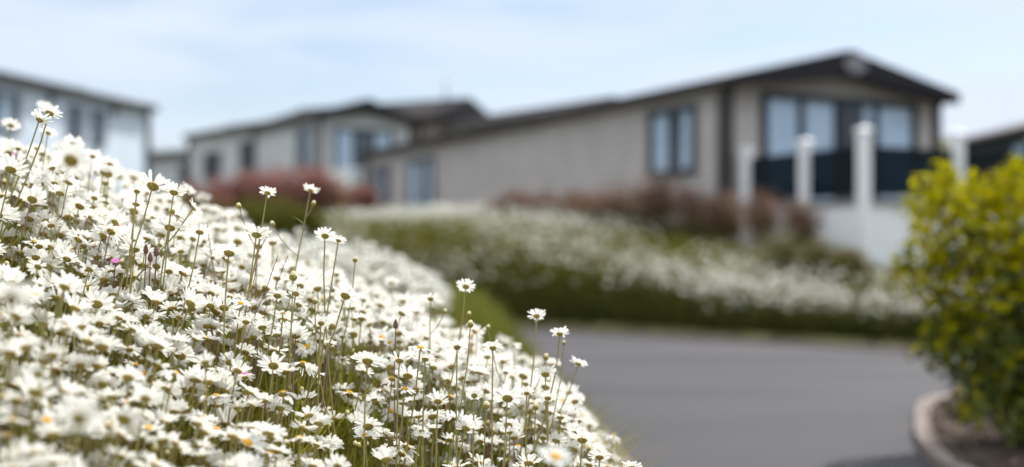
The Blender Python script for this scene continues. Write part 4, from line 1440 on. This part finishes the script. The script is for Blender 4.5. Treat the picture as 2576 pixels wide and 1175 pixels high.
# grass seed stalks in the bank
st = random.Random(4)
for i, (px, py, Y, dx, lab) in enumerate([(520, 560, 1.95, -.05, 'thin purple grass stalk leaning at the bank crest'), (655, 600, 1.9, .05, 'slanting brown grass stalk left of the lone daisies'),
                                          (700, 640, 1.85, .12, 'long slanting grass stalk crossing the mid bank'), (725, 640, 1.9, .13, 'second slanting grass stalk just right of the long one')]):
    h = np.array(at(px, py, Y))
    b_ = np.array([h[0] - dx, h[1] - .02, 0])
    b_[2] = gz(b_[0], b_[1]) - .01
    R = root('grass_stalk', tuple(b_), lab, 'grass stalk', 'thin grass stalks above the near bank')
    C = stem_curve(b_, h, (dx, .0, .2), .0, 8) - b_
    link_mesh('stem', np_mesh('stem', *tube_np(C, np.linspace(.0010, .0005, 8)), None, None, [M['husk']], True), R)
    acc = Acc()
    for k in range(16):
        f = .70 + .30 * k / 16
        i0 = f * 7
        p = C[int(i0)] + (C[min(int(i0) + 1, 7)] - C[int(i0)]) * (i0 - int(i0))
        acc.add(*bract(p, (rng.normal() * .5 + dx * 3, rng.normal() * .4, .9), .007, .0009), 0)
    link_mesh('seed_head', acc.mesh('seed_head', [M['husk']]), R)

# ------------------------------------------------------------------ sky, sun, camera
SUN_AZ, SUN_EL = math.radians(42), math.radians(52)
w = bpy.data.worlds.new('World')
sc.world = w
w.use_nodes = True
nt = w.node_tree
bg = nt.nodes['Background']
sky = N(nt, 'ShaderNodeTexSky')
sky.sky_type = 'NISHITA'
sky.sun_disc = False
sky.sun_elevation = SUN_EL
sky.sun_rotation = SUN_AZ
sky.air_density = 1.0
sky.dust_density = 1.0
tc = N(nt, 'ShaderNodeTexCoord')
mp = N(nt, 'ShaderNodeMapping')
mp.inputs['Scale'].default_value = (2.0, 2.0, 9.0)
mp.inputs['Rotation'].default_value = (.10, .12, .3)
n1 = N(nt, 'ShaderNodeTexNoise', Scale=2.1, Detail=6.0, Roughness=.55, Distortion=.5)
nt.links.new(tc.outputs['Generated'], mp.inputs[0])
nt.links.new(mp.outputs[0], n1.inputs['Vector'])
r1 = ramp(nt, [(.35, (.22,) * 3), (.51, (.78,) * 3), (.64, (1.0,) * 3)])
nt.links.new(n1.outputs['Fac'], r1.inputs['Fac'])
mx = N(nt, 'ShaderNodeMix', data_type='RGBA')
nt.links.new(r1.outputs['Color'], mx.inputs[0])
nt.links.new(sky.outputs['Color'], mx.inputs[6])
sz = N(nt, 'ShaderNodeSeparateXYZ')
nt.links.new(tc.outputs['Generated'], sz.inputs[0])
cr = ramp(nt, [(.0, (5.9, 6.55, 7.5)), (.28, (5.5, 6.25, 7.4)), (.60, (14.0, 14.6, 15.4))])
nt.links.new(sz.outputs['Z'], cr.inputs['Fac'])
nt.links.new(cr.outputs['Color'], mx.inputs[7])
nt.links.new(mx.outputs[2], bg.inputs['Color'])
bg.inputs['Strength'].default_value = .085

sl = bpy.data.lights.new('sun', 'SUN')
sl.energy = 3.3
sl.angle = math.radians(0.6)
sl.color = (1.0, .965, .91)
so_ = bpy.data.objects.new('sun', sl)
COL.objects.link(so_)
sd = Vector((math.sin(SUN_AZ) * math.cos(SUN_EL), math.cos(SUN_AZ) * math.cos(SUN_EL), math.sin(SUN_EL)))
so_.rotation_euler = sd.to_track_quat('Z', 'Y').to_euler()
so_.location = (0, 0, 30)

cd = bpy.data.cameras.new('camera')
cd.sensor_width = 36
cd.lens = F / 2576 * 36
cd.shift_y = (640 - 587.5) / 2576
cd.clip_start, cd.clip_end = .05, 2000
cd.dof.use_dof = True
cd.dof.focus_distance = 1.80
cd.dof.aperture_fstop = 1.65
cam = bpy.data.objects.new('camera', cd)
COL.objects.link(cam)
cam.location = (0, 0, CZ)
cam.rotation_euler = (math.radians(90), 0, 0)
sc.camera = cam

sc.view_settings.view_transform = 'Standard'
sc.view_settings.look = 'None'
sc.view_settings.exposure = 0.72
sc.view_settings.gamma = 1
sc.cycles.use_denoising = True
sc.cycles.max_bounces = 8
sc.cycles.transparent_max_bounces = 16
sc.cycles.sample_clamp_indirect = 6
